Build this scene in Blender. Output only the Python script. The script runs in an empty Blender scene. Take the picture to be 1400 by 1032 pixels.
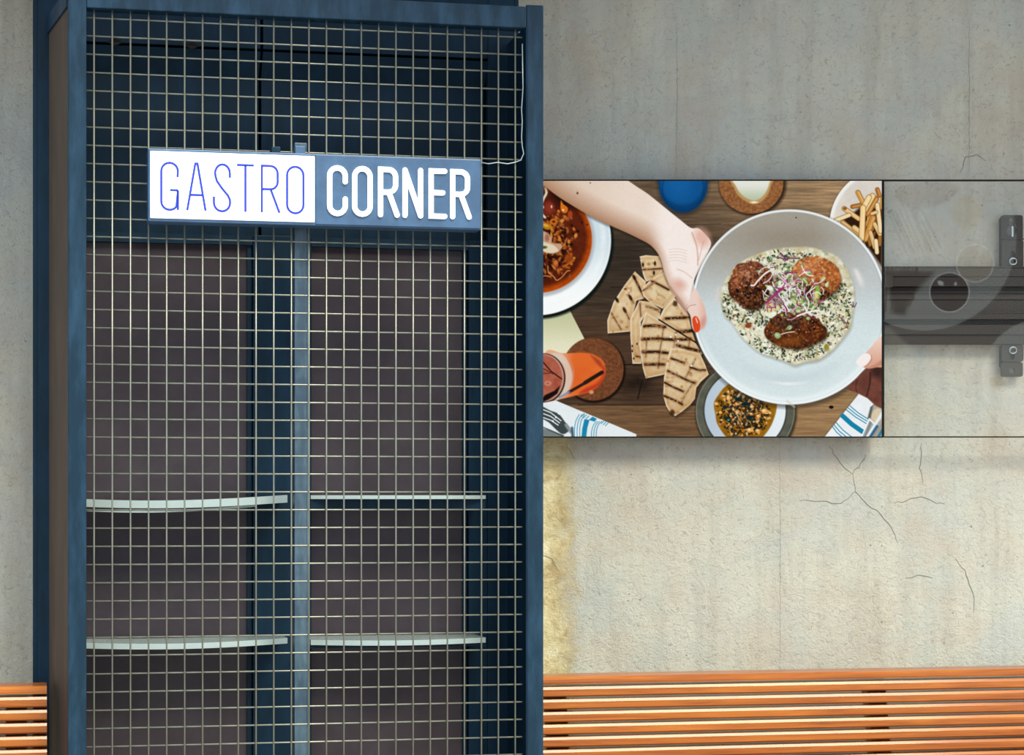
import bpy, bmesh, math, random
import numpy as np
from mathutils import Vector, Matrix

# ------------------------------------------------------------------ camera, world, sun, exposure
F, PX, PY = 2400.0, 450.0, 680.0          # focal length in pixels of a 1400 px wide frame, principal point
EYE = 1.4
WALL = 5.75                                # distance of the wall from the camera
scene = bpy.context.scene
C = scene.collection
cam = bpy.data.objects.new('camera', bpy.data.cameras.new('camera')); C.objects.link(cam)
cam.location = (0, 0, EYE); cam.rotation_euler = (math.pi/2, 0, 0)
cam.data.sensor_fit = 'HORIZONTAL'; cam.data.sensor_width = 36
cam.data.lens = 36*F/1400
cam.data.shift_x = (700-PX)/1400; cam.data.shift_y = (PY-516)/1400
cam.data.clip_start = 0.05
scene.camera = cam
world = bpy.data.worlds.new('world'); scene.world = world; world.use_nodes = True
bgn = world.node_tree.nodes['Background']
bgn.inputs[0].default_value = (0.76, 0.87, 1.0, 1); bgn.inputs[1].default_value = 1.36
sun = bpy.data.objects.new('sun_offscreen', bpy.data.lights.new('sun_offscreen', 'SUN')); C.objects.link(sun)
sun.data.energy = 6.6; sun.data.angle = math.radians(34); sun.data.color = (1.0, 0.95, 0.76)
sun.rotation_euler = Vector((-0.308, 0.533, -0.788)).to_track_quat('-Z', 'Y').to_euler()
sun.location = (3, -2, 6)
vs = scene.view_settings
vs.view_transform = 'Standard'; vs.look = 'None'; vs.gamma = 1; vs.exposure = 0; vs.use_curve_mapping = False

# ------------------------------------------------------------------ colour and material helpers
def lin(c):
    c = c/255.0
    return c/12.92 if c <= 0.04045 else ((c+0.055)/1.055)**2.4
def hx(h, a=1.0):
    h = h.lstrip('#')
    return (lin(int(h[0:2], 16)), lin(int(h[2:4], 16)), lin(int(h[4:6], 16)), a)

class NT:
    def __init__(s, name):
        s.m = bpy.data.materials.new(name); s.m.use_nodes = True
        s.t = s.m.node_tree; s.b = s.t.nodes['Principled BSDF']; s.out = s.t.nodes['Material Output']
        s.co = s.n('ShaderNodeTexCoord')
    def n(s, typ, **kw):
        nd = s.t.nodes.new(typ)
        for k, v in kw.items(): setattr(nd, k, v)
        return nd
    def l(s, a, b): s.t.links.new(a, b)
    def mapping(s, scale=(1, 1, 1), loc=(0, 0, 0), src='Object'):
        m = s.n('ShaderNodeMapping'); m.inputs['Scale'].default_value = scale; m.inputs['Location'].default_value = loc
        s.l(s.co.outputs[src], m.inputs[0]); return m.outputs[0]
    def noise(s, vec, scale, detail=4, rough=0.55, dist=0.0):
        nd = s.n('ShaderNodeTexNoise'); s.l(vec, nd.inputs['Vector'])
        nd.inputs['Scale'].default_value = scale; nd.inputs['Detail'].default_value = detail
        nd.inputs['Roughness'].default_value = rough; nd.inputs['Distortion'].default_value = dist
        return nd.outputs['Fac']
    def ramp(s, fac, stops):
        r = s.n('ShaderNodeValToRGB'); e = r.color_ramp.elements
        while len(e) < len(stops): e.new(0.5)
        for i, (p, c) in enumerate(stops):
            e[i].position = p; e[i].color = c if len(c) == 4 else (*c, 1)
        s.l(fac, r.inputs[0]); return r.outputs[0]
    def mix(s, fac, a, b, mode='MIX'):
        m = s.n('ShaderNodeMix', data_type='RGBA', blend_type=mode)
        for sock, v in ((m.inputs[0], fac), (m.inputs[6], a), (m.inputs[7], b)):
            if isinstance(v, (int, float, tuple)): sock.default_value = v
            else: s.l(v, sock)
        return m.outputs[2]
    def math(s, op, a, b=0.0, clamp=False):
        m = s.n('ShaderNodeMath', operation=op); m.use_clamp = clamp
        for sock, v in ((m.inputs[0], a), (m.inputs[1], b)):
            if isinstance(v, (int, float)): sock.default_value = v
            else: s.l(v, sock)
        return m.outputs[0]
    def bump(s, h, strength=0.3, dist=0.01):
        b = s.n('ShaderNodeBump'); b.inputs['Strength'].default_value = strength; b.inputs['Distance'].default_value = dist
        s.l(h, b.inputs['Height']); s.l(b.outputs[0], s.b.inputs['Normal'])
    def col(s, c):
        if isinstance(c, tuple): s.b.inputs['Base Color'].default_value = c
        else: s.l(c, s.b.inputs['Base Color'])
    def p(s, **kw):
        for k, v in kw.items(): s.b.inputs[k.replace('_', ' ').title() if k != 'ior' else 'IOR'].default_value = v
        return s

def paint(name, base, worn, rough=0.45, metal=0.0, amount=0.55, scale=6, stretch=(1, 1, 0.25)):
    """painted or bare metal with brushed wear"""
    t = NT(name); v = t.mapping(stretch)
    n1 = t.noise(v, scale*3, 6, 0.65); n2 = t.noise(t.mapping((1, 1, 1)), scale*14, 3, 0.6)
    f = t.ramp(n1, [(amount-0.12, (0, 0, 0)), (amount+0.2, (1, 1, 1))])
    c = t.mix(f, hx(base), hx(worn)); c = t.mix(t.math('MULTIPLY', n2, 0.35), c, hx(base))
    t.col(c); t.p(roughness=rough, metallic=metal); t.bump(n2, 0.05, 0.002)
    return t.m

def plain(name, h, rough=0.5, metal=0.0):
    t = NT(name); n = t.noise(t.mapping(), 40, 3)
    c = t.mix(t.math('MULTIPLY', n, 0.25), hx(h), (0, 0, 0, 1)); t.col(c); t.p(roughness=rough, metallic=metal)
    return t.m

def emit(name, h, strength):
    t = NT(name); t.b.inputs['Base Color'].default_value = hx(h)
    t.b.inputs['Emission Color'].default_value = hx(h); t.b.inputs['Emission Strength'].default_value = strength
    t.b.inputs['Roughness'].default_value = 0.4
    return t.m

def wood(name, dark, light, along=0):
    t = NT(name); sc = [26, 26, 26]; sc[along] = 1.3
    v = t.mapping(tuple(sc)); n = t.noise(v, 2.2, 8, 0.62, 0.6); n2 = t.noise(t.mapping((1.2, 9, 9)), 2.0, 3)
    oi = t.n('ShaderNodeObjectInfo')
    c = t.ramp(n, [(0.28, hx(dark)), (0.72, hx(light))])
    c = t.mix(t.math('MULTIPLY', n2, 0.35), c, hx('7a3c18'))
    c = t.mix(t.math('MULTIPLY', oi.outputs['Random'], 0.3), c, hx(dark))
    t.col(c); t.p(roughness=0.5); t.b.inputs['Specular IOR Level'].default_value = 0.15; t.b.inputs['Coat Weight'].default_value = 0.6; t.b.inputs['Coat Roughness'].default_value = 0.12
    t.bump(n, 0.12, 0.002)
    return t.m

# ------------------------------------------------------------------ geometry helpers
class MB:
    def __init__(s): s.v = []; s.f = []
    def add(s, vs_, fs):
        o = len(s.v); s.v += [tuple(p) for p in vs_]; s.f += [tuple(i+o for i in f) for f in fs]; return s
    def box(s, x0, x1, y0, y1, z0, z1, b=0.0):
        if b <= 0:
            p = [(x, y, z) for z in (z0, z1) for y in (y0, y1) for x in (x0, x1)]
            return s.add(p, [(0, 2, 3, 1), (4, 5, 7, 6), (0, 1, 5, 4), (2, 6, 7, 3), (0, 4, 6, 2), (1, 3, 7, 5)])
        bm = bmesh.new(); bmesh.ops.create_cube(bm, size=1)
        for q in bm.verts:
            q.co = ((x0+x1)/2+q.co.x*(x1-x0), (y0+y1)/2+q.co.y*(y1-y0), (z0+z1)/2+q.co.z*(z1-z0))
        bmesh.ops.bevel(bm, geom=bm.edges[:], offset=b, segments=2, profile=0.5, affect='EDGES')
        bm.verts.index_update()
        s.add([q.co[:] for q in bm.verts], [[q.index for q in f.verts] for f in bm.faces]); bm.free(); return s
    def tube(s, pts, r, n=8, caps=True):
        pts = [Vector(p) for p in pts]; rings = []; up = None
        for i, p in enumerate(pts):
            d = (pts[min(i+1, len(pts)-1)]-pts[max(i-1, 0)]).normalized()
            if up is None: up = Vector((0, 0, 1)) if abs(d.z) < 0.9 else Vector((0, 1, 0))
            a = d.cross(up).normalized(); bb = a.cross(d).normalized(); up = bb
            rr = r[i] if isinstance(r, (list, tuple)) else r
            rings.append([p+a*math.cos(2*math.pi*k/n)*rr+bb*math.sin(2*math.pi*k/n)*rr for k in range(n)])
        vv = [q for rg in rings for q in rg]; ff = []
        for i in range(len(pts)-1):
            for k in range(n):
                ff.append((i*n+k, i*n+(k+1) % n, (i+1)*n+(k+1) % n, (i+1)*n+k))
        if caps: ff.append(tuple(range(n-1, -1, -1))); ff.append(tuple((len(pts)-1)*n+k for k in range(n)))
        return s.add(vv, ff)
    def prism(s, prof, axis, a0, a1):
        """prof: 2D polygon in the two other axes (cyclic order); extruded along axis a0..a1"""
        def P(u, w, a): return {'x': (a, u, w), 'y': (u, a, w), 'z': (u, w, a)}[axis]
        n = len(prof); vv = [P(u, w, a0) for u, w in prof]+[P(u, w, a1) for u, w in prof]
        ff = [(k, (k+1) % n, n+(k+1) % n, n+k) for k in range(n)]+[tuple(range(n-1, -1, -1)), tuple(range(n, 2*n))]
        return s.add(vv, ff)
    def build(s, name, mat, parent=None, smooth=False):
        me = bpy.data.meshes.new(name); me.from_pydata(s.v, [], s.f); me.update()
        bm = bmesh.new(); bm.from_mesh(me); bmesh.ops.recalc_face_normals(bm, faces=bm.faces[:]); bm.to_mesh(me); bm.free()
        if smooth:
            for p in me.polygons: p.use_smooth = True
        o = bpy.data.objects.new(name, me); C.objects.link(o)
        me.materials.append(mat)
        if parent: o.parent = parent
        return o
def tag(o, label=None, cat=None, group=None, kind=None):
    for k, v in (('label', label), ('category', cat), ('group', group), ('kind', kind)):
        if v: o[k] = v
    return o
def empty(name, loc=(0, 0, 0), rz=0.0):
    o = bpy.data.objects.new(name, None); C.objects.link(o); o.location = loc; o.rotation_euler = (0, 0, rz)
    o.empty_display_size = 0.1
    return o
def share(src, name, parent, loc=(0, 0, 0)):
    o = bpy.data.objects.new(name, src.data); C.objects.link(o); o.parent = parent; o.location = loc; return o

# point of the place seen at a photo pixel, at distance d
def at(u, v, d): return ((u-PX)*d/F, d, EYE-(v-PY)*d/F)
# the cage, the cabinet behind it and the benches stand askew to the wall by PSI
PSI = math.atan(F/14050.0)
P0 = ((93-PX)*4.8/F, 4.8)
ca, sa = math.cos(PSI), math.sin(PSI)
def loc(u, v, t):
    """pixel -> (s, z) in the askew frame on the plane t behind the mesh front"""
    dx, dy, dz = (u-PX)/F, 1.0, -(v-PY)/F
    lam = (t-(sa*P0[0]-ca*P0[1]))/(-sa*dx+ca*dy)
    x, y = lam*dx-P0[0], lam*dy-P0[1]
    return x*ca+y*sa, EYE+lam*dz
def askew(name): return empty(name, (P0[0], P0[1], 0), PSI)
def S(u, t, v=600): return loc(u, v, t)[0]
def Z(u, v, t): return loc(u, v, t)[1]

# ------------------------------------------------------------------ materials
def wall_material():
    t = NT('rough_concrete_plaster')
    v = t.mapping()
    big = t.noise(v, 1.3, 5, 0.6, 0.4); mid = t.noise(v, 7, 7, 0.68, 0.8); fine = t.noise(v, 60, 6, 0.7, 1.2)
    streak = t.noise(t.mapping((9, 1, 0.8)), 1.4, 4, 0.6)
    c = t.ramp(big, [(0.3, hx('aca396')), (0.5, hx('bdb8ab')), (0.7, hx('b0b4b0'))])
    c = t.mix(t.ramp(mid, [(0.35, (0, 0, 0)), (0.7, (1, 1, 1))]), c, t.mix(0.6, c, hx('c4c6b8')))
    c = t.mix(t.math('MULTIPLY', t.ramp(streak, [(0.45, (0, 0, 0)), (0.65, (1, 1, 1))]), 0.3), c, hx('8f887c'))
    c = t.mix(t.math('MULTIPLY', t.ramp(fine, [(0.30, (1, 1, 1)), (0.46, (0, 0, 0))]), 0.55), c, hx('6f6a62'))
    c = t.mix(t.math('MULTIPLY', t.ramp(t.noise(t.mapping((1, 1, 1), (7, 3, 1)), 3.2, 5, 0.62), [(0.46, (0, 0, 0)), (0.62, (1, 1, 1))]), 0.4), c, hx('a9b3b4'))
    c = t.mix(t.math('MULTIPLY', t.ramp(t.noise(t.mapping((1, 1, 1), (2, 9, 5)), 3.6, 5, 0.62), [(0.5, (0, 0, 0)), (0.66, (1, 1, 1))]), 0.4), c, hx('b5a493'))
    sep = t.n('ShaderNodeSeparateXYZ'); t.l(t.co.outputs['Object'], sep.inputs[0])
    X, Zc = sep.outputs[0], sep.outputs[2]
    # yellow peeling strip next to the cage, below the screen
    en = t.math('ADD', t.math('MULTIPLY', t.noise(v, 11, 5, 0.65, 0.6), 0.17), t.math('MULTIPLY', fine, 0.03))
    edge = t.math('ADD', X, en)
    strip = t.math('MULTIPLY', t.math('GREATER_THAN', X, 0.3), t.math('LESS_THAN', Zc, 1.62))
    m1 = t.math('MULTIPLY', t.ramp(edge, [(0.858, (1, 1, 1)), (0.915, (0, 0, 0))]), strip)
    m2 = t.math('MULTIPLY', t.ramp(edge, [(0.82, (0, 0, 0)), (0.862, (1, 1, 1)), (0.885, (1, 1, 1)), (0.925, (0, 0, 0))]), strip)
    peel = t.ramp(t.noise(v, 18, 6, 0.7, 0.8), [(0.36, hx('b39c68')), (0.48, hx('d2c290')), (0.6, hx('e0d5a8')), (0.68, hx('f0e8c8'))])
    c = t.mix(t.math('MULTIPLY', m1, 0.8), c, peel)
    c = t.mix(t.math('MULTIPLY', m2, t.math('MULTIPLY', mid, 0.62)), c, hx('8a7650'))
    # small dark pits
    vo = t.n('ShaderNodeTexVoronoi'); t.l(v, vo.inputs['Vector']); vo.inputs['Scale'].default_value = 26
    pit = t.math('MULTIPLY', t.ramp(vo.outputs['Distance'], [(0.05, (1, 1, 1)), (0.11, (0, 0, 0))]),
                 t.ramp(t.noise(v, 9, 2), [(0.55, (0, 0, 0)), (0.6, (1, 1, 1))]))
    c = t.mix(t.math('MULTIPLY', pit, 0.6), c, hx('4c4a46'))
    t.col(c); t.p(roughness=0.85); t.b.inputs['Specular IOR Level'].default_value = 0.2
    h = t.math('ADD', t.math('MULTIPLY', mid, 0.6), t.math('MULTIPLY', fine, 0.5))
    t.bump(h, 0.65, 0.016)
    return t.m

M = {}
M['wall'] = wall_material()
M['navy'] = paint('navy_painted_steel', '152b3c', '2a465f', 0.42)
M['deep_navy'] = paint('deep_navy_steel', '0a2232', '123048', 0.5)
M['brown_side'] = paint('brown_side_sheet', '4a4038', '584b40', 0.65)
M['wire'] = paint('galvanised_wire', '70736c', '929488', 0.3, 0.35)
M['pane'] = paint('smoked_brown_glass', '393238', '474046', 0.22, 0.0, 0.5, 2, (1, 1, 1))
M['mullion'] = paint('blue_grey_mullion', '33495b', '66808f', 0.4, 0.1)
M['black'] = plain('black_trim', '12110f', 0.5)
M['rail'] = paint('brown_grey_aluminium', '3b3632', '453f3b', 0.45, 0.2, 0.5, 3, (0.1, 1, 1))
M['steel'] = plain('bright_steel', 'c2c2bd', 0.3, 0.8)
M['sign_body'] = paint('sign_blue_sheet', '2f4d6e', '3f6288', 0.45, 0, 0.5, 4, (1, 1, 1))
M['sign_white'] = emit('sign_white_light', 'fbfffd', 0.75)
M['sign_letter_white'] = emit('sign_white_letters', 'fffff6', 0.9)
M['sign_letter_blue'] = emit('sign_blue_letters', '182c9c', 0.5)
M['slat'] = wood('red_brown_bench_wood', '763810', 'bd7226')
M['bench_steel'] = paint('pale_bench_steel', '8f9ba0', 'b4bfc2', 0.4, 0.3)
M['crack'] = plain('crack_grey', '86867f', 0.9)  # grey, darker than the plaster, for cracks and seams
M['floor'] = plain('grey_paving', 'a49d90', 0.8)
M['shade_canopy'] = plain('white_canopy_board', 'b8b4ac', 0.8)
def glass_edge():
    t = NT('shelf_glass'); t.col(hx('b4c6c8')); t.p(roughness=0.12)
    t.b.inputs['Transmission Weight'].default_value = 0.25; t.b.inputs['IOR'].default_value = 1.45
    return t.m
M['shelf'] = glass_edge()

for k in ('deep_navy', 'pane', 'black', 'brown_side', 'rail', 'navy'):      # matt surfaces
    M[k].node_tree.nodes['Principled BSDF'].inputs['Specular IOR Level'].default_value = 0.14

# ------------------------------------------------------------------ the setting
def struct(name, mb, mat, label=None, cat=None):
    o = mb.build(name, mat); o['kind'] = 'structure'
    if label: o['label'] = label
    return o
wall_o = struct('wall_back', MB().box(-4, 6, WALL, WALL+0.2, 0, 3.4), M['wall'], 'rough grey concrete plaster wall with fine cracks and peeling yellow strip')
struct('floor', MB().box(-4, 6, -3, WALL+0.2, -0.1, 0), M['floor'], 'plain grey paved floor')
struct('shade_canopy', MB().box(-4, 6, WALL-1.3, WALL, 3.4, 3.5), M['shade_canopy'], 'unseen pale canopy board shading the upper wall')  # out of view; overhang sized to shade the upper wall

# cracks and casting seams in the plaster
rng = random.Random(4)
def crack(pts, w=0.0014, jit=1.6):
    out = []
    for i in range(len(pts)-1):
        n = max(2, int(math.dist(pts[i], pts[i+1])/6))
        for k in range(n):
            q = k/n; j = jit if k else 0
            out.append((pts[i][0]*(1-q)+pts[i+1][0]*q+rng.uniform(-j, j), pts[i][1]*(1-q)+pts[i+1][1]*q+rng.uniform(-j, j)))
    out.append(pts[-1])
    p3 = [at(u, v, WALL-0.0002) for u, v in out]
    rr = [w*(0.45+0.55*math.sin(math.pi*(i+0.5)/len(p3))) for i in range(len(p3))]
    MB().tube(p3, rr, 5).build('crack', M['crack'], wall_o)
for pts in ([(1094, 684), (1120, 685), (1150, 688), (1169, 672)], [(1166, 648), (1169, 672), (1186, 690), (1205, 704), (1218, 720), (1228, 742)],
            [(1133, 610), (1148, 632), (1166, 648)], [(1166, 648), (1184, 622)], [(1222, 688), (1240, 684), (1260, 679), (1280, 688), (1292, 689)],
            [(1238, 790), (1255, 786), (1275, 790)], [(1306, 762), (1320, 780), (1330, 810), (1331, 838)], [(774, 606), (780, 616), (785, 626)],
            [(742, 759), (755, 764), (762, 776)], [(1312, 236), (1320, 215), (1335, 211), (1348, 220)], [(1260, 606), (1257, 640), (1262, 660)]):
    crack(pts)
for pts in ([(925, 30), (926, 130), (924, 245)], [(1325, 25), (1325, 240)], [(1066, 600), (1067, 760), (1066, 915)]):
    crack(pts, 0.0006, 0.7)

# ------------------------------------------------------------------ wire mesh cage
cage = askew('wire_mesh_cage')
tag(cage, 'tall navy steel frame filled with square welded wire mesh', 'mesh cage')
T_L = S(743, 0, 500)                      # cage width
z_top_in = Z(118, 10, 0); z_top = z_top_in+0.062
PW = 0.050
# posts: box section on the hinge side, angle section on the other
MB().box(0, PW, 0, 0.045, 0, z_top, 0.003).build('post', M['navy'], cage)
ang = [(T_L-0.050, 0.004), (T_L-0.046, 0), (T_L-0.002, 0), (T_L, 0.002), (T_L, 0.05), (T_L-0.006, 0.05), (T_L-0.006, 0.006), (T_L-0.050, 0.010)]
MB().prism(ang, 'z', 0, z_top+0.004).build('post', M['navy'], cage)
tb = MB().box(PW, T_L-0.052, 0.002, 0.046, z_top_in, z_top, 0.003).build('top_beam', M['navy'], cage)
MB().box(PW, T_L-0.052, 0.002, 0.046, 0.0, 0.06, 0.003).build('bottom_beam', M['navy'], cage)
# splayed side sheet and its top and bottom rails
DEP = 0.34; SPL = S(67, DEP)
def side_quad(x0, x1, z0, z1, th):
    return MB().add([(x0, 0.045, z0), (x1, DEP, z0), (x1, DEP, z1), (x0, 0.045, z1), (x0+th, 0.045, z0), (x1+th, DEP, z0), (x1+th, DEP, z1), (x0+th, 0.045, z1)],
                    [(0, 1, 2, 3), (7, 6, 5, 4), (0, 4, 5, 1), (1, 5, 6, 2), (2, 6, 7, 3), (3, 7, 4, 0)])
side_quad(0.003, SPL, 0.04, z_top-0.045, 0.004).build('side_sheet', M['brown_side'], cage)
side_quad(-0.004, SPL-0.006, z_top-0.05, z_top, 0.04).build('side_rail', M['navy'], cage)
side_quad(-0.004, SPL-0.006, 0, 0.05, 0.04).build('side_rail', M['navy'], cage)
MB().box(T_L-0.012, T_L-0.006, 0.05, DEP+0.0, 0.0, z_top-0.02).build('side_sheet', M['deep_navy'], cage)
# welded wires, 50 mm apart: uprights in front, cross wires behind
t_m = 0.022
zr0 = Z(400, 672.5, t_m)
rows = [zr0+0.0502*k for k in range(-60, 60)]
rows = [z for z in rows if 0.08 < z < z_top_in-0.012]
x_l, x_r = PW-0.002, T_L-0.056
hw = MB().tube([(x_l, t_m+0.003, 0), (x_r, t_m+0.003, 0)], 0.0024, 10).build('cross_wire', M['wire'], cage, True); hw.location.z = rows[0]
for z in rows[1:]:
    share(hw, 'cross_wire', cage, (0, 0, z))
s0 = S(128.5, t_m, 100); cols = [s0+0.0499*k for k in range(0, 30)]
cols = [s for s in cols if s < T_L-0.058]
vw = MB().tube([(0, t_m-0.003, 0.05), (0, t_m-0.003, z_top_in+0.004)], 0.0023, 10).build('upright_wire', M['wire'], cage, True); vw.location.x = cols[0]
for s in cols[1:]: share(vw, 'upright_wire', cage, (s, 0, 0))

# ------------------------------------------------------------------ dark steel cabinet behind the mesh
cab = askew('steel_cabinet')
tag(cab, 'dark navy steel cabinet with two smoked glass doors behind the wire mesh', 'cabinet')
TB = DEP+0.005                             # front face of the cabinet
xl, xr = S(45, TB, 500), S(709, TB, 5)
TOPZ = 3.3
o1l, o1r = S(104, TB), S(346, TB); o2l, o2r = S(426, TB), S(641, TB)
zo = Z(230, 318, TB)
BK = TB+0.16
MB().box(xl, xl+0.012, TB, BK, 0, TOPZ).build('side_sheet', M['deep_navy'], cab)
MB().box(xr-0.012, xr, TB, BK, 0, TOPZ).build('side_sheet', M['deep_navy'], cab)
MB().box(xl, xr, BK-0.01, BK, 0, TOPZ).build('back_sheet', M['deep_navy'], cab)
# header sheets with recessed joints; the middle row leans in at its foot
zs1 = Z(250, 64, TB); zs2 = Z(250, 101, TB); xs = S(358, TB, 100)
g = 0.004
for (a, b, m) in ((o1l, xs-g, 'deep_navy'), (xs+g, o2r+0.06, 'deep_navy')):
    MB().box(a, b, TB, TB+0.015, zs1+g, TOPZ, 0.002).build('header_sheet', M[m], cab)
    MB().add([(a, TB, zs1-g), (b, TB, zs1-g), (b, TB+0.05, zs2), (a, TB+0.05, zs2), (a, TB+0.06, zs1-g), (b, TB+0.06, zs1-g), (b, TB+0.06, zs2), (a, TB+0.06, zs2)],
             [(0, 1, 2, 3), (7, 6, 5, 4), (0, 4, 5, 1), (1, 5, 6, 2), (2, 6, 7, 3), (3, 7, 4, 0)]).build('header_sheet', M[m], cab)
    MB().box(a, b, TB+0.045, TB+0.06, zo, zs2, 0.002).build('header_sheet', M['deep_navy'], cab)
for u, v in ((157, 58), (262, 63)):
    s, z = loc(u, v, TB)
    MB().add([(s-0.024, TB-0.004, z), (s, TB-0.006, z+0.011), (s+0.024, TB-0.004, z), (s, TB-0.006, z-0.011), (s, TB+0.001, z)],
             [(0, 3, 2, 1), (0, 1, 4), (1, 2, 4), (2, 3, 4), (3, 0, 4)]).build('joint_clip', M['black'], cab)
# stiles beside and between the doors
for a, b, c in ((xl+0.012, o1l, TOPZ), (o1r, o2l, zo), (o2r, o2r+0.06, zo), (o2r+0.06, xr-0.012, TOPZ)):
    MB().box(a, b, TB, TB+0.03, 0, c, 0.003).build('stile', M['deep_navy'], cab)
# doors: frame strips and panes
for a, b in ((o1l, o1r), (o2l, o2r)):
    d = MB().box(a+0.001, b-0.001, TB+0.022, TB+0.028, 0.02, zo-0.001).build('glass_door', M['pane'], cab)
    MB().box(a+0.001, b-0.001, TB+0.004, TB+0.022, zo-0.03, zo-0.002).build('door_rail', M['deep_navy'], d)
    MB().box(a+0.001, b-0.001, TB+0.004, TB+0.022, 0.02, 0.06).build('door_rail', M['deep_navy'], d)
    MB().box(b-0.016, b-0.004, TB+0.012, TB+0.022, 0.06, zo-0.03).build('door_edge', M['deep_navy'], d)
# bright post between the doors, right behind the mesh
pm0, pm1 = S(402, 0.07), S(419, 0.07)
MB().box(pm0, pm1, 0.06, 0.10, 0, Z(410, 196, 0.07), 0.002).build('mullion_post', M['mullion'], cab)
MB().box(pm1+0.001, pm1+0.006, 0.065, 0.10, 0, Z(410, 320, 0.07)).build('mullion_fin', M['mullion'], cab)
# bow-fronted glass shelves
def shelf(u0, u1, v_end, th, tz, sag, back, rail_th=0.0):
    a, b = S(u0, tz, 690), S(u1, tz, 690)
    ze = Z((u0+u1)/2, v_end, tz); n = 20; vv = []; ff = []
    for k in range(n+1):
        q = k/n; x = a+(b-a)*q; y = tz-0.06*math.sin(math.pi*q); z = ze-sag*math.sin(math.pi*min(1, 0.22+0.78*q))
        vv += [(x, y, z), (x, back, z), (x, back, z-th), (x, y, z-th)]
    for k in range(n):
        for j in range(4): ff.append((4*k+j, 4*k+(j+1) % 4, 4*k+4+(j+1) % 4, 4*k+4+j))
    ff += [(0, 3, 2, 1), (4*n, 4*n+1, 4*n+2, 4*n+3)]
    o = MB().add(vv, ff).build('shelf', M['shelf'], cab)
    if rail_th:
        MB().box(a, b, tz+0.004, tz+0.016, ze-th-rail_th, ze-th-0.0005).build('shelf_rail', M['deep_navy'], o)
    return o
shelf(100, 393, 676.5, 0.022, 0.20, 0.016, TB-0.002, 0.0); shelf(425, 664, 677, 0.011, 0.20, 0.0, TB-0.002, 0.028)
shelf(100, 393, 874, 0.016, 0.20, 0.007, TB-0.002); shelf(425, 664, 873, 0.015, 0.20, 0.0, TB-0.002, 0.010)
lo = shelf(100, 350, 690, 0.006, 0.21, 0.016, 0.23); lo.name = 'shelf_lip'
# ------------------------------------------------------------------ illuminated sign
sign = askew('light_box_sign')
tag(sign, 'illuminated sign reading GASTRO CORNER hung on the wire mesh', 'sign')
TS = -0.038                                # front plane of the sign
sl, sm_, sr = S(202.5, TS, 250), S(430, TS, 260), S(658, TS, 265)
zt, zb = Z(202.5, 202.3, TS), Z(202.5, 302.5, TS)
MB().box(sl, sr, TS, t_m-0.006, zb, zt, 0.003).build('body', M['sign_body'], sign)
lp = MB().box(sl+0.006, sm_, TS-0.004, TS+0.001, zb+0.009, zt-0.008, 0.0015).build('light_panel', M['sign_white'], sign)
MB().box(S(403, -0.02, 200), S(417, -0.02, 200), TS+0.01, 0.018, zt-0.002, zt+0.022, 0.002).build('hanger_tab', M['sign_body'], sign)
MB().box(S(371, -0.02, 200), S(383, -0.02, 200), TS+0.01, 0.018, zt-0.002, zt+0.018, 0.002).build('hanger_tab', M['navy'], sign)

def arc(cx, cz, rx, rz, a0, a1, n=10):
    return [(cx+rx*math.cos(math.radians(a0+(a1-a0)*k/n)), cz+rz*math.sin(math.radians(a0+(a1-a0)*k/n))) for k in range(n+1)]
def ribbon(mb, pts, w, y0, y1, closed=False, cap=0):
    """stroke of width w along 2D path, extruded y0 (front) .. y1"""
    P = [Vector((a, b)) for a, b in pts]; n = len(P); L = []; R = []
    for i in range(n):
        pa = P[i-1] if (i > 0 or closed) else None; pb = P[(i+1) % n] if (i < n-1 or closed) else None
        d1 = (P[i]-pa).normalized() if pa is not None else None; d2 = (pb-P[i]).normalized() if pb is not None else None
        d1 = d1 or d2; d2 = d2 or d1
        nn = Vector((-d1.y-d2.y, d1.x+d2.x)); nn.normalize()
        k = 1/max(0.45, nn.dot(Vector((-d1.y, d1.x))))
        L.append(P[i]+nn*w/2*k); R.append(P[i]-nn*w/2*k)
    if not closed and cap:
        def capf(c, d, a, b):
            ang0 = math.atan2((a-c).y, (a-c).x); return [c+Vector((math.cos(ang0-math.pi*q/6), math.sin(ang0-math.pi*q/6)))*w/2 for q in range(1, 6)]
        ec = capf(P[-1], None, L[-1], R[-1]); sc = capf(P[0], None, R[0], L[0])
    else: ec = []; sc = []
    if closed:
        vv = []; ff = []
        for i in range(n): vv += [(L[i].x, y0, L[i].y), (R[i].x, y0, R[i].y), (L[i].x, y1, L[i].y), (R[i].x, y1, R[i].y)]
        for i in range(n):
            a, b = 4*i, 4*((i+1) % n)
            ff += [(a, b, b+1, a+1), (a+2, a+3, b+3, b+2), (a, a+2, b+2, b), (a+1, b+1, b+3, a+3)]
        mb.add(vv, ff)
    else:
        vv = []; ff = []
        for i in range(n): vv += [(L[i].x, y0, L[i].y), (R[i].x, y0, R[i].y), (L[i].x, y1, L[i].y), (R[i].x, y1, R[i].y)]
        for i in range(n-1):
            a, b = 4*i, 4*(i+1)
            ff += [(a, b, b+1, a+1), (a+2, a+3, b+3, b+2), (a, a+2, b+2, b), (a+1, b+1, b+3, a+3)]
        for i, cc in ((n-1, ec), (0, sc)):
            a = 4*i
            if not cc: ff.append((a, a+1, a+3, a+2)); continue
            o = len(vv)
            for q in cc: vv += [(q.x, y0, q.y), (q.x, y1, q.y)]
            first, last = (a, a+1) if i else (a+1, a)
            chf = [first]+[o+2*k for k in range(len(cc))]+[last]
            chb = [first+2]+[o+2*k+1 for k in range(len(cc))]+[last+2]
            ff.append(tuple(chf)); ff.append(tuple(reversed(chb)))
            for k in range(len(chf)-1): ff.append((chf[k], chf[k+1], chb[k+1], chb[k]))
        mb.add(vv, ff)
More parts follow.
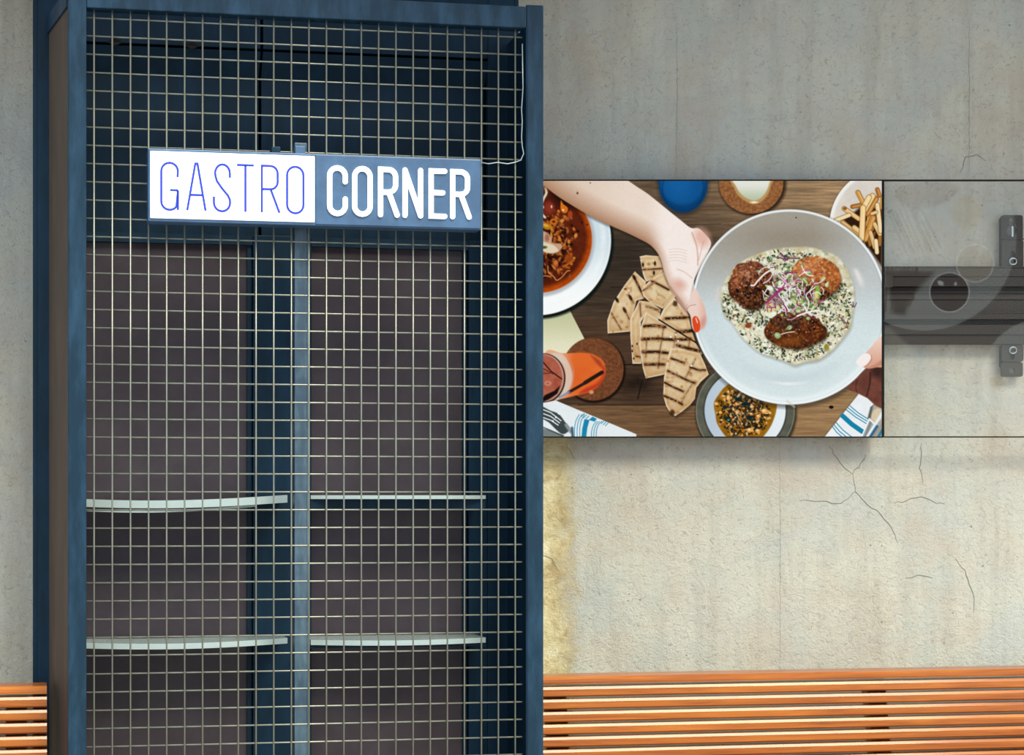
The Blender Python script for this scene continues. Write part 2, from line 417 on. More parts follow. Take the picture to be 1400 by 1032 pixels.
def letter_paths(ch, w, h):
    r = w/2; ry = w*0.5
    if ch == 'O':
        return [(arc(r, h-ry, r, ry, 0, 180)+arc(r, ry, r, ry, 180, 360), True)]
    if ch == 'C':
        return [([(w, h*0.70)]+arc(r, h-ry, r, ry, 0, 180)+arc(r, ry, r, ry, 180, 360)+[(w, h*0.32)], False)]
    if ch == 'G':
        return [([(w*0.97, h*0.70)]+arc(r, h-ry, r, ry, 0, 180)+arc(r, ry, r, ry, 180, 325)+[(w, h*0.42)], False), ([(w*0.52, h*0.42), (w*1.01, h*0.42)], False), ([(w, h*0.42), (w, 0)], False)]
    if ch == 'A':
        return [([(0, 0), (w*0.5-0.003, h), (w*0.5+0.003, h), (w, 0)], False), ([(w*0.17, h*0.33), (w*0.83, h*0.33)], False)]
    if ch == 'S':
        return [([(w*0.97, h*0.72)]+arc(w*0.53, h*0.81, w*0.44, h*0.19, 0, 180)+[(w*0.12, h*0.74), (w*0.2, h*0.64), (w*0.5, h*0.49), (w*0.85, h*0.34), (w*0.97, h*0.25)]+arc(w*0.5, h*0.18, w*0.48, h*0.18, 0, -180)+[(w*0.02, h*0.31)], False)]
    if ch == 'T':
        return [([(0, h), (w, h)], False), ([(w/2, h), (w/2, 0)], False)]
    if ch == 'R':
        q = w*0.42
        return [([(0, 0), (0, h), (w*0.45, h)]+arc(w*0.9-q, h-q, q, q, 80, 0, 6)+arc(w*0.9-q, h*0.5+q, q, q, 0, -80, 6)+[(w*0.4, h*0.5), (0, h*0.5)], False), ([(w*0.5, h*0.5), (w, 0)], False)]
    if ch == 'N':
        return [([(0, 0), (0, h)], False), ([(0, h), (w, 0)], False), ([(w, 0), (w, h)], False)]
    if ch == 'E':
        return [([(w, h), (0, h), (0, 0), (w, 0)], False), ([(0, h*0.52), (w*0.86, h*0.52)], False)]
TLt = TS-0.004
zt1, zb1 = Z(232, 222.5, TLt), Z(232, 286.8, TLt)
for ch, u0, u1 in (('G', 220.5, 243.3), ('A', 256, 281), ('S', 292, 315), ('T', 324, 347), ('R', 358, 382), ('O', 392.5, 414.8)):
    a, b = S(u0, TLt, 255), S(u1, TLt, 255); mb = MB()
    for pth, cl in letter_paths(ch, b-a, zt1-zb1):
        ribbon(mb, [(a+x, zb1+z) for x, z in pth], 0.0062, TLt-0.0015, TLt+0.0008, cl)
    mb.build('letter', M['sign_letter_blue'], lp)
TLc = TS-0.006
fp = MB().box(sm_+0.003, sr-0.004, TS-0.003, TS+0.001, zb+0.004, zt-0.004, 0.001).build('face_panel', M['sign_body'], sign)
zt2, zb2 = Z(461, 229.5, TLc), Z(461, 291.8, TLc)
for ch, u0, u1 in (('C', 450.6, 472), ('O', 484.8, 506), ('R', 520.3, 543), ('N', 553.7, 575), ('E', 589.4, 608), ('R', 618.8, 641.5)):
    a, b = S(u0, TLc, 260), S(u1, TLc, 260); mb = MB()
    for i, (pth, cl) in enumerate(letter_paths(ch, b-a, zt2-zb2)):
        ribbon(mb, [(a+x, zb2+z) for x, z in pth], 0.0140, TLc-0.002, TS-0.002, cl, cap=1)
    mb.build('letter', M['sign_letter_white'], fp)
# loose feed cable from the sign up the edge of the mesh
cb = []
for u, v in ((657, 222), (668, 224), (680, 222), (694, 224), (704, 222), (712, 219), (716, 210), (714, 200), (713, 188), (714, 165), (713, 150), (715, 120), (714, 60)):
    s, z = loc(u, v, 0.012); cb.append((s, 0.012, z))
cab_o = askew('sign_cable'); tag(cab_o, 'thin pale cable curling from the lit sign up the edge of the wire mesh', 'cable')
MB().tube(cb, 0.0017, 6).build('cable_run', M['bench_steel'], cab_o, True)

# ------------------------------------------------------------------ slatted benches
def bench(label, s0, s1, ends, wd):
    b = askew('slatted_bench'); tag(b, label, 'bench', 'wooden slatted benches along the wall')
    t0 = 0.17; pitch = 0.0362; zt0 = Z(900, 936.5, t0)
    n_back = 10
    def slat_prof(y, z, hh, dd, ch):
        return [(y+ch*0.54, z), (y+dd, z), (y+dd, z-hh), (y+0.004, z-hh), (y, z-hh+0.004), (y, z-ch)]
    # flat top rail
    MB().prism([(t0+0.008, zt0+0.029), (t0+0.11, zt0+0.029), (t0+0.11, zt0+0.008), (t0, zt0+0.008), (t0-0.001, zt0+0.014), (t0, zt0+0.021)], 'x', s0, s1).build('slat', wd, b)
    for k in range(n_back):
        y = t0-0.006-0.0075*k; z = zt0-pitch*k
        MB().prism(slat_prof(y, z, 0.0292, 0.076, 0.0074), 'x', s0+(0.004 if ends else 0), s1).build('slat', wd, b)
    zs = zt0-pitch*n_back-0.01; y0 = t0-0.006-0.0075*n_back
    for k in range(8):
        MB().prism(slat_prof(y0-0.055-0.05*k, zs, 0.028, 0.042, 0.006), 'x', s0, s1).build('slat', wd, b)
    n_sup = max(2, int((s1-s0)/0.8)+1)
    for i in range(n_sup):
        x = s0+0.10+(s1-s0-0.2)*i/(n_sup-1)
        if ends: x = s1-0.085-(s1-s0-0.2)*i/(n_sup-1)
        w = 0.030
        MB().add([(x-w, t0+0.072, zt0), (x+w, t0+0.072, zt0), (x+w, t0+0.11, zt0), (x-w, t0+0.11, zt0),
                  (x-w, y0+0.078, zs), (x+w, y0+0.078, zs), (x+w, y0+0.116, zs), (x-w, y0+0.116, zs)],
                 [(0, 1, 2, 3), (7, 6, 5, 4), (0, 4, 5, 1), (1, 5, 6, 2), (2, 6, 7, 3), (3, 7, 4, 0)]).build('back_support', M['bench_steel'], b)
        MB().box(x-0.02, x+0.02, y0-0.44, y0+0.116, zs-0.070, zs-0.028, 0.003).build('seat_bearer', M['bench_steel'], b)
        MB().box(x-0.02, x+0.02, y0+0.03, y0+0.07, 0, zs-0.07, 0.003).build('leg', M['bench_steel'], b)
        MB().box(x-0.02, x+0.02, y0-0.43, y0-0.39, 0, zs-0.07, 0.003).build('leg', M['bench_steel'], b)
bench('red-brown wooden slatted bench below the food screen', T_L+0.012, 3.62, False, M['slat'])
bench('wooden slatted bench ending beside the brown side of the mesh cage', -1.35, S(64, 0.17, 960), True, M['slat'])

# ------------------------------------------------------------------ 2D painter for the pictures on the screens
class Canvas:
    def __init__(s, u0, u1, v0, v1, sc, base):
        s.nx = int((u1-u0)*sc)+1; s.ny = int((v1-v0)*sc)+1; s.sc = sc
        s.u = np.linspace(u0, u1, s.nx); s.v = np.linspace(v0, v1, s.ny)
        s.U, s.V = np.meshgrid(s.u, s.v)
        s.img = np.zeros((s.ny, s.nx, 4)); s.img[:] = base
        s.rs = np.random.RandomState(11)
    def noise(s, fx, fy, octaves=4, rough=0.55, seed=0):
        rs = np.random.RandomState(seed); out = np.zeros((s.ny, s.nx)); amp = 1; tot = 0
        for o in range(octaves):
            gx, gy = (s.u-s.u[0])*fx*2**o, (s.v-s.v[0])*fy*2**o
            g = rs.rand(int(gy[-1])+3, int(gx[-1])+3)
            ix, iy = gx.astype(int), gy.astype(int); tx, ty = gx-ix, gy-iy
            tx = tx*tx*(3-2*tx); ty = (ty*ty*(3-2*ty))[:, None]
            a = g[iy][:, ix]*(1-tx)+g[iy][:, ix+1]*tx; b = g[iy+1][:, ix]*(1-tx)+g[iy+1][:, ix+1]*tx
            out += amp*(a*(1-ty)+b*ty); tot += amp; amp *= rough
        return out/tot
    def win(s, a, b, c, d):
        i0, i1 = np.searchsorted(s.u, [a, b]); j0, j1 = np.searchsorted(s.v, [c, d])
        return slice(max(0, j0), min(s.ny, j1+1)), slice(max(0, i0), min(s.nx, i1+1))
    def put(s, sl, mask, col, alpha=1.0):
        if mask.size == 0: return
        m = (np.clip(mask, 0, 1)*alpha)[..., None]
        if not isinstance(col, np.ndarray): col = np.array(rgb(col))
        if col.ndim == 3 and col.shape[:2] == (s.ny, s.nx): col = col[sl]
        s.img[sl][..., :3] = s.img[sl][..., :3]*(1-m)+col*m
        s.img[sl][..., 3:] = s.img[sl][..., 3:]*(1-m)+m if s.img.shape[2] == 4 else 0
    def polymask(s, pts, soft):
        p = np.array(pts, float); pad = soft*2+1
        sl = s.win(p[:, 0].min()-pad, p[:, 0].max()+pad, p[:, 1].min()-pad, p[:, 1].max()+pad)
        U, V = s.U[sl], s.V[sl]; d2 = np.full(U.shape, 1e9); ins = np.zeros(U.shape, bool); n = len(p)
        for i in range(n):
            x0, y0 = p[i]; x1, y1 = p[(i+1) % n]; dx, dy = x1-x0, y1-y0
            tt = np.clip(((U-x0)*dx+(V-y0)*dy)/(dx*dx+dy*dy+1e-9), 0, 1)
            d2 = np.minimum(d2, (U-x0-tt*dx)**2+(V-y0-tt*dy)**2)
            if abs(dy) > 1e-9:
                ins ^= ((y0 > V) != (y1 > V)) & (U < (V-y0)*dx/dy+x0)
        sd = np.where(ins, 1, -1)*np.sqrt(d2)
        return sl, np.clip(sd/(2*soft)+0.5, 0, 1), sd
    def poly(s, pts, col, soft=0.5, alpha=1.0):
        sl, m, _ = s.polymask(pts, soft); s.put(sl, m, col, alpha)
    def ell(s, cx, cy, rx, ry, col, rot=0, soft=0.5, alpha=1.0, inner=None):
        R = max(rx, ry)+soft*2+1; sl = s.win(cx-R, cx+R, cy-R, cy+R); U, V = s.U[sl]-cx, s.V[sl]-cy
        if U.size == 0: return
        c, q = math.cos(rot), math.sin(rot); a = U*c+V*q; b = -U*q+V*c
        r = np.sqrt((a/rx)**2+(b/ry)**2)+1e-9; sd = (1-r)*min(rx, ry)
        m = np.clip(sd/(2*soft)+0.5, 0, 1)
        if inner: m = m*np.clip(0.5-(sd-inner)/(2*soft), 0, 1)
        s.put(sl, m, col, alpha)
    def stroke(s, pts, w, col, soft=0.5, alpha=1.0, taper=False):
        p = np.array(pts, float); pad = w+soft*2+1
        sl = s.win(p[:, 0].min()-pad, p[:, 0].max()+pad, p[:, 1].min()-pad, p[:, 1].max()+pad)
        U, V = s.U[sl], s.V[sl]
        if U.size == 0: return
        m = np.zeros(U.shape)
        for i in range(len(p)-1):
            x0, y0 = p[i]; x1, y1 = p[i+1]; dx, dy = x1-x0, y1-y0
            tt = np.clip(((U-x0)*dx+(V-y0)*dy)/(dx*dx+dy*dy+1e-9), 0, 1)
            d = np.sqrt((U-x0-tt*dx)**2+(V-y0-tt*dy)**2)
            m = np.maximum(m, np.clip((w/2-d)/(2*soft)+0.5, 0, 1))
        s.put(sl, m, col, alpha)
def rgb(h):
    if not isinstance(h, str): return h
    h = h.lstrip('#'); return tuple(int(h[i:i+2], 16)/255 for i in (0, 2, 4))
def lerp(a, b, f):
    a, b = np.array(rgb(a)), np.array(rgb(b)); return a*(1-f[..., None])+b*f[..., None]
def spl(pts, n=6, closed=True):
    p = [np.array(q, float) for q in pts]; N = len(p); out = []
    for i in range(N if closed else N-1):
        a, b, c, d = (p[(i-1) % N], p[i], p[(i+1) % N], p[(i+2) % N]) if closed else (p[max(i-1, 0)], p[i], p[i+1], p[min(i+2, N-1)])
        for k in range(n):
            t = k/n; out.append(tuple(0.5*((2*b)+(-a+c)*t+(2*a-5*b+4*c-d)*t*t+(-a+3*b-3*c+d)*t**3)))
    if not closed: out.append(tuple(p[-1]))
    return out

def food_picture():
    cv = Canvas(738, 1206, 247, 597, 1.7, (0, 0, 0, 1)); U, V = cv.U, cv.V; R = random.Random(3)
    n_f = cv.noise(0.35, 0.45, 3, 0.6, 5); n_m = cv.noise(0.09, 0.11, 4, 0.6, 6); n_b = cv.noise(0.02, 0.03, 3, 0.5, 7)
    grain = cv.noise(0.03, 0.45, 4, 0.65, 8); grain2 = cv.noise(0.012, 0.20, 3, 0.6, 9)
    def sm(x, a, b): q = np.clip((x-a)/(b-a), 0, 1); return q*q*(3-2*q)
    # table planks
    light = sm(U, 880, 1180)
    base = lerp('#42352a', '#9c7f5e', np.clip(light*0.75+0.12*n_b+0.35*sm(V, 330, 262)*0+0.3*np.clip((330-V)/60, 0, 1), 0, 1))
    base = base*(0.72+0.56*grain[..., None])*(0.85+0.3*grain2[..., None])
    dk = np.exp(-(((U-850)/45)**2+((V-350)/45)**2)); base = base*(1-0.45*dk[..., None])+np.array(rgb('#1c1d1b'))*(0.45*dk[..., None])
    low = sm(V, 552, 555)*(1-sm(U, 960, 1010)); base = base*(1-low[..., None])+lerp('#4d3826', '#94714f', grain)*low[..., None]
    mid = sm(V, 430, 440)*(1-sm(V, 552, 554))*(1-sm(U, 950, 1000)); base = base*(1-0.55*mid[..., None])+lerp('#30221a', '#6d4c36', grain)*0.55*mid[..., None]
    rl = sm(V, 520, 545)*sm(U, 1060, 1085); base = base*(1-rl[..., None])+lerp('#6e5135', '#c4a072', grain*0.7+0.3*grain2)*rl[..., None]
    cv.img[..., :3] = base
    kn = np.exp(-(((U-870)/26)**2+((V-524)/17)**2)*1.2)*(0.5+0.8*n_m); cv.put((slice(None), slice(None)), kn*0.9, '#1d1612')
    cv.stroke([(835, 393), (875, 393)], 1.2, '#15110d', alpha=0.6); cv.stroke([(850, 499), (884, 497)], 1.6, '#14100c', alpha=0.9)
    cv.stroke([(790, 553.5), (960, 553.5)], 1.4, '#1f150e', alpha=0.7); cv.stroke([(878, 520), (872, 545)], 2, '#14110e', alpha=0.7)
    cv.stroke([(880, 310), (985, 306)], 1, '#201710', alpha=0.5); cv.ell(1136.5, 556.5, 3.2, 2.3, '#17120e')
    # blue cup
    cv.ell(934, 250, 35.5, 43, '#0f1a22', soft=4, alpha=0.5); cv.ell(934, 251, 33.5, 39.5, '#0a3d6e', soft=0.8)
    cv.ell(933, 249, 30, 31, '#0f528f', soft=3); cv.ell(928, 246, 18, 24, '#1a63a5', soft=8, alpha=0.6); cv.ell(934, 258, 29, 31, '#062c55', soft=1, inner=1.4, alpha=0.55)
    # cork coaster and pale drink at the top
    cv.ell(1029, 252, 46, 43, '#1a120c', soft=2.5, alpha=0.8); cv.ell(1027, 250, 44, 42, lerp('#6b3f22', '#b47c4c', n_f), soft=0.7)
    cv.poly(spl([(1000, 240), (1003, 256), (1010, 268), (1021, 276), (1031, 279), (1042, 275), (1050, 265), (1054, 254), (1055, 240)]), '#b9935c', 1)
    cv.poly(spl([(1002, 240), (1006, 254), (1013, 265), (1023, 272), (1032, 274), (1041, 270), (1048, 261), (1052, 250), (1053, 240)]), lerp('#e4e6dc', '#b9c4a8', sm(V, 250, 275)), 1.2)
    cv.ell(1031, 276.5, 5, 1.4, '#fff2d0', soft=0.8, alpha=0.9)
    # plate of fries
    cv.ell(1214, 311, 81, 81, '#2c2118', soft=3, alpha=0.6); cv.ell(1213, 308, 79, 79, '#f0f0ec', soft=0.6)
    cv.ell(1214, 308, 75, 75, lerp('#cfc8bf', '#e6ded2', n_m), soft=2)
    cv.poly([(1152, 300), (1165, 292), (1180, 280), (1206, 285), (1206, 365), (1175, 322)], '#2f1c10', 2)
    for i in range(26):
        a = R.uniform(-0.5, 0.5)+math.pi/2; x, y = R.uniform(1178, 1206), R.uniform(275, 345); L = R.uniform(5, 12)
        cv.stroke([(x-L*math.cos(a), y-L*math.sin(a)), (x+L*math.cos(a), y+L*math.sin(a))], R.uniform(3, 5), R.choice(['#7a4a1c', '#a56c2c', '#c99850', '#3a2312']), 0.6)
    for x0, y0, x1, y1, w, c in ((1165.5, 282.6, 1178, 280, 5, '#a8661f'), (1173, 263, 1181, 279, 5.5, '#cf943f'), (1154, 285, 1174, 299, 5.5, '#e3b877'), (1161, 294, 1143, 301, 5, '#ecd6a6'),
                                 (1152, 304, 1173, 320, 5, '#d8a860'), (1168, 311, 1176, 317, 6, '#e4bd80'), (1193.6, 298, 1183, 327, 7, '#c98a3c'), (1195.6, 306, 1203, 320, 5, '#e2bd80'), (1190, 317.5, 1196, 338, 5, '#dcb880'), (1197.5, 329, 1199, 345, 5, '#f0deb0'),
                                 (1197.5, 272, 1186, 292, 7, '#b5732a'), (1199.5, 259, 1202, 267, 5, '#ad6622'), (1199.5, 280, 1204, 316, 5.5, '#efd6a8'), (1192, 292, 1198, 290, 4, '#e7bd84'), (1193, 268, 1182, 287, 7, '#efcb8a'), (1188, 270, 1179.5, 286, 6.5, '#f2d398'), (1180, 284, 1178, 326, 7, '#f0cf92')):
        cv.stroke([(x0, y0), (x1, y1)], w+1.4, '#6d4119', 0.7, 0.8); cv.stroke([(x0, y0), (x1, y1)], w, c, 0.7)
        cv.stroke([(x0+1, y0), (x1+1, y1)], w*0.35, '#fff0c8', 0.8, 0.35)
    cv.ell(1155, 285, 2.6, 2.2, '#8a5320', soft=0.8)
    # paper under the stew bowl
    cv.poly([(735, 430), (779, 424), (799, 463), (776, 483), (735, 486)], lerp('#c3c79d', '#e8e5c6', sm(V, 425, 485)), 0.6)
    # stew bowl
    cv.ell(735, 331, 104, 105, '#0f1613', soft=2); cv.ell(733, 328, 102.5, 103, lerp('#cfdfe6', '#fafdfc', sm(V, 320, 410)), soft=0.8)
    cv.put((slice(None), slice(None)), np.exp(-((np.hypot(U-733, V-328)-92)/4)**2)*n_m*0.8, '#f4fafc'); cv.ell(733, 328, 101.5, 102, '#ffffff', soft=1, inner=1.5, alpha=0.5)
    cv.ell(734.5, 328, 79, 78, '#aab7c0', soft=2, alpha=0.85); cv.ell(735, 327.5, 75, 73.5, '#c98b62', soft=0.8); cv.ell(735, 327.5, 74, 72.5, lerp('#8f3208', '#c4530f', n_m), soft=0.7)
    cv.ell(734, 326, 69, 67, lerp('#3e140b', '#6d2a14', n_m), soft=3)
    cols = ['#9c4a18', '#c46a1e', '#b0551c', '#7a3315', '#d58a34', '#5a2512', '#8e3d16', '#a05a28']
    for i in range(420):
        x, y = R.gauss(755, 18), R.gauss(328, 26)
        if math.hypot(x-735, y-328) > 58 or y < 285 or x > 795: continue
        a = R.uniform(0, 3.1); rx, ry = R.uniform(1.6, 4.6), R.uniform(1.2, 2.6)
        if R.random() < 0.45: cv.ell(x+0.8, y+1, rx, ry, '#200d08', rot=a, soft=0.8, alpha=0.85)
        else:
            cv.ell(x, y, rx, ry, R.choice(cols), rot=a, soft=0.8, alpha=0.9); cv.ell(x-0.6, y-0.6, rx*0.4, ry*0.4, '#e9a860', rot=a, soft=0.8, alpha=0.5)
    cv.ell(770, 270, 20, 12, '#2a0f0a', rot=0.6, soft=5, alpha=0.85)
    cv.ell(749.5, 285, 9.5, 10.5, '#6b2418', soft=1); cv.ell(751, 284, 6, 7, '#8d3a26', soft=2, alpha=0.7); cv.ell(754, 282.5, 1.2, 2, '#e8b8a0', soft=0.6); cv.ell(742.5, 283, 1.3, 2, '#e8c8b0', soft=0.6)
    cv.poly(spl([(767, 274), (770, 279), (776, 284), (775, 290), (770, 291), (766.5, 286)]), '#d4731d', 0.6); cv.ell(770, 287, 1.3, 1.3, '#ffd9a0', soft=0.5); cv.ell(779.5, 293, 3.2, 5, '#a5401c', soft=0.8)
    cv.stroke(spl([(746, 257), (747, 264), (743, 272), (740, 282), (741, 292), (745, 297)], closed=False), 3.2, '#d9d2b4', 0.7)
    cv.ell(757, 303, 5.5, 4.5, '#c1651b', soft=0.8); cv.ell(757, 303, 2, 1.6, '#4a1c0c', soft=0.6); cv.ell(747, 309, 7.5, 4, '#b87a1a', rot=0.3, soft=0.8); cv.ell(746, 308, 4, 1.6, '#e0a93c', rot=0.3, soft=0.8)
    cv.poly(spl([(738, 317), (748, 318), (754, 325), (755, 332), (766, 333), (768, 339), (760, 346), (748, 345), (738, 339)]), '#c9a384', 1, 0.95)
    cv.poly(spl([(738, 331), (748, 332), (758, 336), (763, 343), (750, 346), (738, 340)]), '#e3d6bb', 1, 0.9); cv.ell(744, 338, 4, 2, '#4e5a20', soft=0.8); cv.ell(740, 326, 2.5, 6, '#aab070', soft=0.8); cv.ell(748, 325, 3, 5, '#a4685a', soft=1)
    cv.ell(759.5, 360.5, 4, 5, '#a9501e', soft=0.8); cv.ell(760, 359, 2.2, 3, '#c8743a', soft=0.9); cv.ell(778, 353, 6, 6, '#8e3e14', soft=1, alpha=0.8); cv.stroke([(771, 364), (784, 356)], 3, '#b0581c', 0.7); cv.stroke([(770, 364), (778, 366)], 3, '#a85218', 0.7)
    cv.stroke(spl([(749, 364), (750, 372), (757, 378), (761, 383), (768, 379), (775, 371), (779, 370)], closed=False), 1.3, '#d98a4c', 0.6); cv.stroke([(738, 378), (746, 377), (752, 378)], 1.2, '#cf8f58', 0.6)
    cv.ell(796, 304, 1.4, 1.4, '#2a0c06', soft=0.6); cv.ell(803, 307, 1.1, 1.1, '#2a0c06', soft=0.6); cv.ell(779, 378, 1.2, 3, '#8a5030', soft=0.6)
    # lower coaster with the orange drink
    cv.ell(812, 506.5, 43.5, 44.5, '#150e0a', soft=1.5, alpha=0.85); cv.ell(811, 504.5, 41.5, 43, lerp('#55301d', '#8e5736', n_f), soft=0.8)
    cv.poly(spl([(741, 551), (760, 547), (790, 540), (808, 535), (820, 525), (827.5, 511), (826, 496), (815, 486.5), (800, 482.5), (770, 483), (745, 483)]), lerp('#e8a884', '#e0662a', sm(U, 762, 790)), 0.8)
    cv.poly(spl([(790, 484), (803, 485), (815, 489), (823, 498), (824, 510), (817, 522), (803, 531), (785, 536), (778, 520), (776, 500)]), lerp('#ee8a3c', '#d4501f', n_b), 5, 0.9)
    cv.poly(spl([(800, 531), (815, 524), (823, 514), (826, 500), (827, 512), (820, 526), (806, 535), (792, 538)]), '#b8351f', 2, 0.9); cv.poly(spl([(808, 486), (820, 493), (826, 505), (819, 500), (812, 492)]), '#8f2d22', 2, 0.7)
    cv.poly(spl([(752, 484), (768, 484), (779, 498), (783, 515), (778, 533), (764, 545), (757, 549), (770, 530), (773, 512), (768, 496)]), '#d8cdc0', 1.5, 0.85)
    cv.stroke(spl([(778, 490), (784, 505), (783, 522), (777, 537)], closed=False), 1.2, '#c79a86', 0.8, 0.8)
    cv.stroke([(823, 509), (800, 523)], 5.2, '#241815', 0.7); cv.stroke([(806, 520), (778, 536)], 4, '#2c1c18', 0.8); cv.stroke([(778, 536), (765, 543)], 3, '#7b93b0', 0.8, 0.9)
    cv.ell(744, 517, 29, 34, '#2b1a16', soft=0.8); cv.ell(743.5, 516.5, 27.5, 32.5, '#c59a8a', soft=0.8); cv.ell(742, 516.5, 27, 31.5, lerp('#97452f', '#c27560', n_m), soft=0.8)
    cv.stroke([(738, 490), (754, 508), (768, 518)], 1.5, '#1a0e0b', 0.6); cv.stroke([(738, 501), (756, 511)], 0.9, '#2c1611', 0.5); cv.stroke([(738, 511), (752, 510)], 0.9, '#3c1d16', 0.5)
    cv.poly([(738, 549), (745, 540), (758, 534), (766, 527), (762, 538), (750, 546), (738, 551)], '#17100e', 0.8); cv.ell(749, 524, 4.5, 3, '#d79a86', soft=1, inner=1.2)
    cv.ell(808.5, 536, 3, 2.5, '#d59a70', soft=1)
    # striped napkin and fork
    cv.poly([(735, 552), (760, 547.5), (870, 593.5), (870, 600), (735, 600)], lerp('#eef3f4', '#dfe8ec', n_m), 0.6)
    teal = '#1b86ad'
    for dx in (0, 3.6, 7.2):
        cv.stroke(spl([(785.5+dx, 597), (785.5+dx, 586), (787.5+dx, 575), (792+dx, 566.5)], closed=False), 0.9, teal, 0.5); cv.stroke([(794.5+dx*0.9, 569.5+dx*0.45), (798.5+dx*0.9, 565.5+dx*0.45)], 1, teal, 0.5)
        cv.stroke(spl([(808.5+dx*0.9, 597), (809+dx*0.9, 589), (811.5+dx*0.9, 581), (816+dx*0.9, 576)], closed=False), 0.9, teal, 0.5); cv.stroke([(822+dx*0.8, 579+dx*0.4), (826+dx*0.8, 575+dx*0.4)], 1, teal, 0.5)
    cv.poly([(795, 597), (796, 586), (799, 573), (806, 574), (803, 585), (801.5, 597)], teal, 0.6); cv.poly([(805, 574), (810, 569.5), (816, 572.5), (813, 576.5)], teal, 0.6)
    cv.poly([(738, 585), (750, 587), (771, 595), (768, 600), (735, 600)], '#77807e', 1.2)
    cv.poly(spl([(740, 556), (752, 561), (764, 566), (772, 576), (779, 586), (774, 592), (768, 593), (760, 587), (751, 578), (740, 570)]), '#3c4646', 0.8)
    cv.stroke([(774, 581), (780, 590)], 4, '#8f9a9a', 1.5); cv.stroke([(738, 582), (770, 596)], 1.6, '#2a302f', 0.8, 0.8)
    for k in range(3): cv.stroke([(739, 558.5+5.5*k), (753, 564+5.2*k), (767-2*k, 575+3*k)], 1.5, '#dfe7e8', 0.5); cv.ell(764-4*k, 565.5+5*k, 1.1, 1.1, '#ffffff', soft=0.6)
    cv.stroke([(782, 585), (783, 597)], 3.5, '#15384a', 1.2, 0.8)
    # flat bread
    def p_mid(pts): return np.mean([q[0] for q in pts]), np.mean([q[1] for q in pts])
    def bread(pts, tone=1.0, sh=3):
        cv.poly([(a+1.5, b+2.5) for a, b in pts], '#120c08', sh, 0.6)
        sl, m, sd = cv.polymask(pts, 0.6)
        c = lerp('#c3a06e', '#eddcb8', np.clip(n_m*0.7+0.2*n_f+0.15, 0, 1))*tone; cv.put(sl, m, np.clip(c, 0, 1))
        cv.put(sl, m*np.clip((V[sl]-p_mid(pts)[1])/40+0.2*np.clip(1-sd/6, 0, 1), 0, 1)*0.35, '#a87c48'); cv.put(sl, m*np.clip(1-sd/1.8, 0, 1)*np.clip((p_mid(pts)[0]+6-U[sl])/12, 0.15, 1)*0.8, '#fbf3e4'); cv.put(sl, m*np.clip(1-np.abs(sd-4)/3, 0, 1)*0.35, '#c08a50')
        br = np.clip((cv.noise(0.16, 0.16, 2, 0.5, 21)-0.68)*4, 0, 1)[sl]; cv.put(sl, m*br*0.7, '#9a5c28')
    def grill(pts, w, a=0.95):
        cv.stroke(pts, w+2.6, '#8a4a1e', 1.6, a*0.5); keep = cv.img.copy(); cv.stroke(pts, w, '#231710', 0.9, a)
        kk = np.clip((n_f-0.28)*4, 0.25, 1)[..., None]; cv.img = keep*(1-kk)+cv.img*kk
    bread([(874.8, 350.7), (883, 349), (901, 350), (908, 370), (896, 380), (883, 385), (879, 374)])
    grill([(879, 368.5), (907, 367)], 1.6); [cv.ell(x, y, 1.5, 3, '#2c1c12', soft=0.7) for x, y in ((879, 362), (895.5, 360), (894, 373))]; cv.ell(887, 361, 2.5, 2, '#a8824c', soft=1)
    bread([(868, 371), (883, 385), (881, 408), (870, 411), (863, 441), (862, 453), (831, 455.5), (830.5, 438), (839, 413), (854, 390)])
    grill([(868, 381), (876, 397), (884, 410)], 2.4); [cv.ell(x, y, 2, 4, '#2c1a10', rot=-0.5, soft=0.8) for x, y in ((843.5, 410), (862, 407), (854, 424), (867, 379))]
    grill([(836, 428), (843, 440), (849, 450)], 1.4, 0.6); grill([(860, 404), (866, 414)], 1.6, 0.8); grill([(853, 421), (860, 436)], 1.4, 0.7); cv.ell(855, 395, 2, 1.4, '#7a3e18', soft=0.8)
    bread([(877, 395.5), (889, 383), (908, 371), (920, 390), (926, 403), (916, 413), (906, 422), (890, 414), (880, 405)])
    grill([(891, 384), (903, 390), (914, 396)], 2.2); grill([(879, 397), (887, 393), (893, 386.5)], 2, 0.55); grill([(898, 400), (909, 407)], 1, 0.3)
    bread([(874, 411), (890, 413), (903, 423), (902, 437), (884, 428), (876, 440), (877, 497), (865, 497), (862, 459), (862, 436)])
    grill([(884, 419), (900, 424), (905, 430)], 3, 0.5); [cv.ell(x, y, 1, 1.6, '#2a180e', soft=0.5) for x, y in ((864.5, 473), (864.5, 480), (866.5, 490), (871, 470))]; grill([(870, 487), (876, 488)], 1.8, 0.8); grill([(875, 415), (876, 432)], 1.5, 0.6)
    bread([(922, 407), (941, 431), (946, 453), (951, 468), (926, 453), (901, 436), (908, 421)])
    grill([(911, 435.5), (928, 434.5), (944, 434)], 3.4); grill([(927, 453.5), (947, 452)], 4.2); cv.ell(923, 415, 3, 4, '#3a2314', soft=1, alpha=0.8)
    bread([(883, 427), (901, 437), (925, 452), (950, 467.5), (960, 483), (950, 500), (925, 505), (907, 512), (883, 517), (879, 503), (874, 472), (875.5, 449)])
    cv.stroke([(901, 437), (925, 452), (951, 468)], 2, '#120c09', 0.7, 0.95)
    for p in ([(881, 446), (895, 445), (909, 447)], [(878, 463.5), (900, 463), (922, 464.5), (944, 463.5)], [(879, 481), (900, 481), (915, 483)], [(882, 498), (896, 498), (908, 498)], [(926, 472), (956, 480)]): grill(p, 3.6)
    for p in ([(907, 449), (905, 463), (902, 480), (900, 503)], [(884, 466), (883, 488)], [(924, 455), (921, 476)], [(943, 463), (941, 478)]): grill(p, 1.2, 0.5)
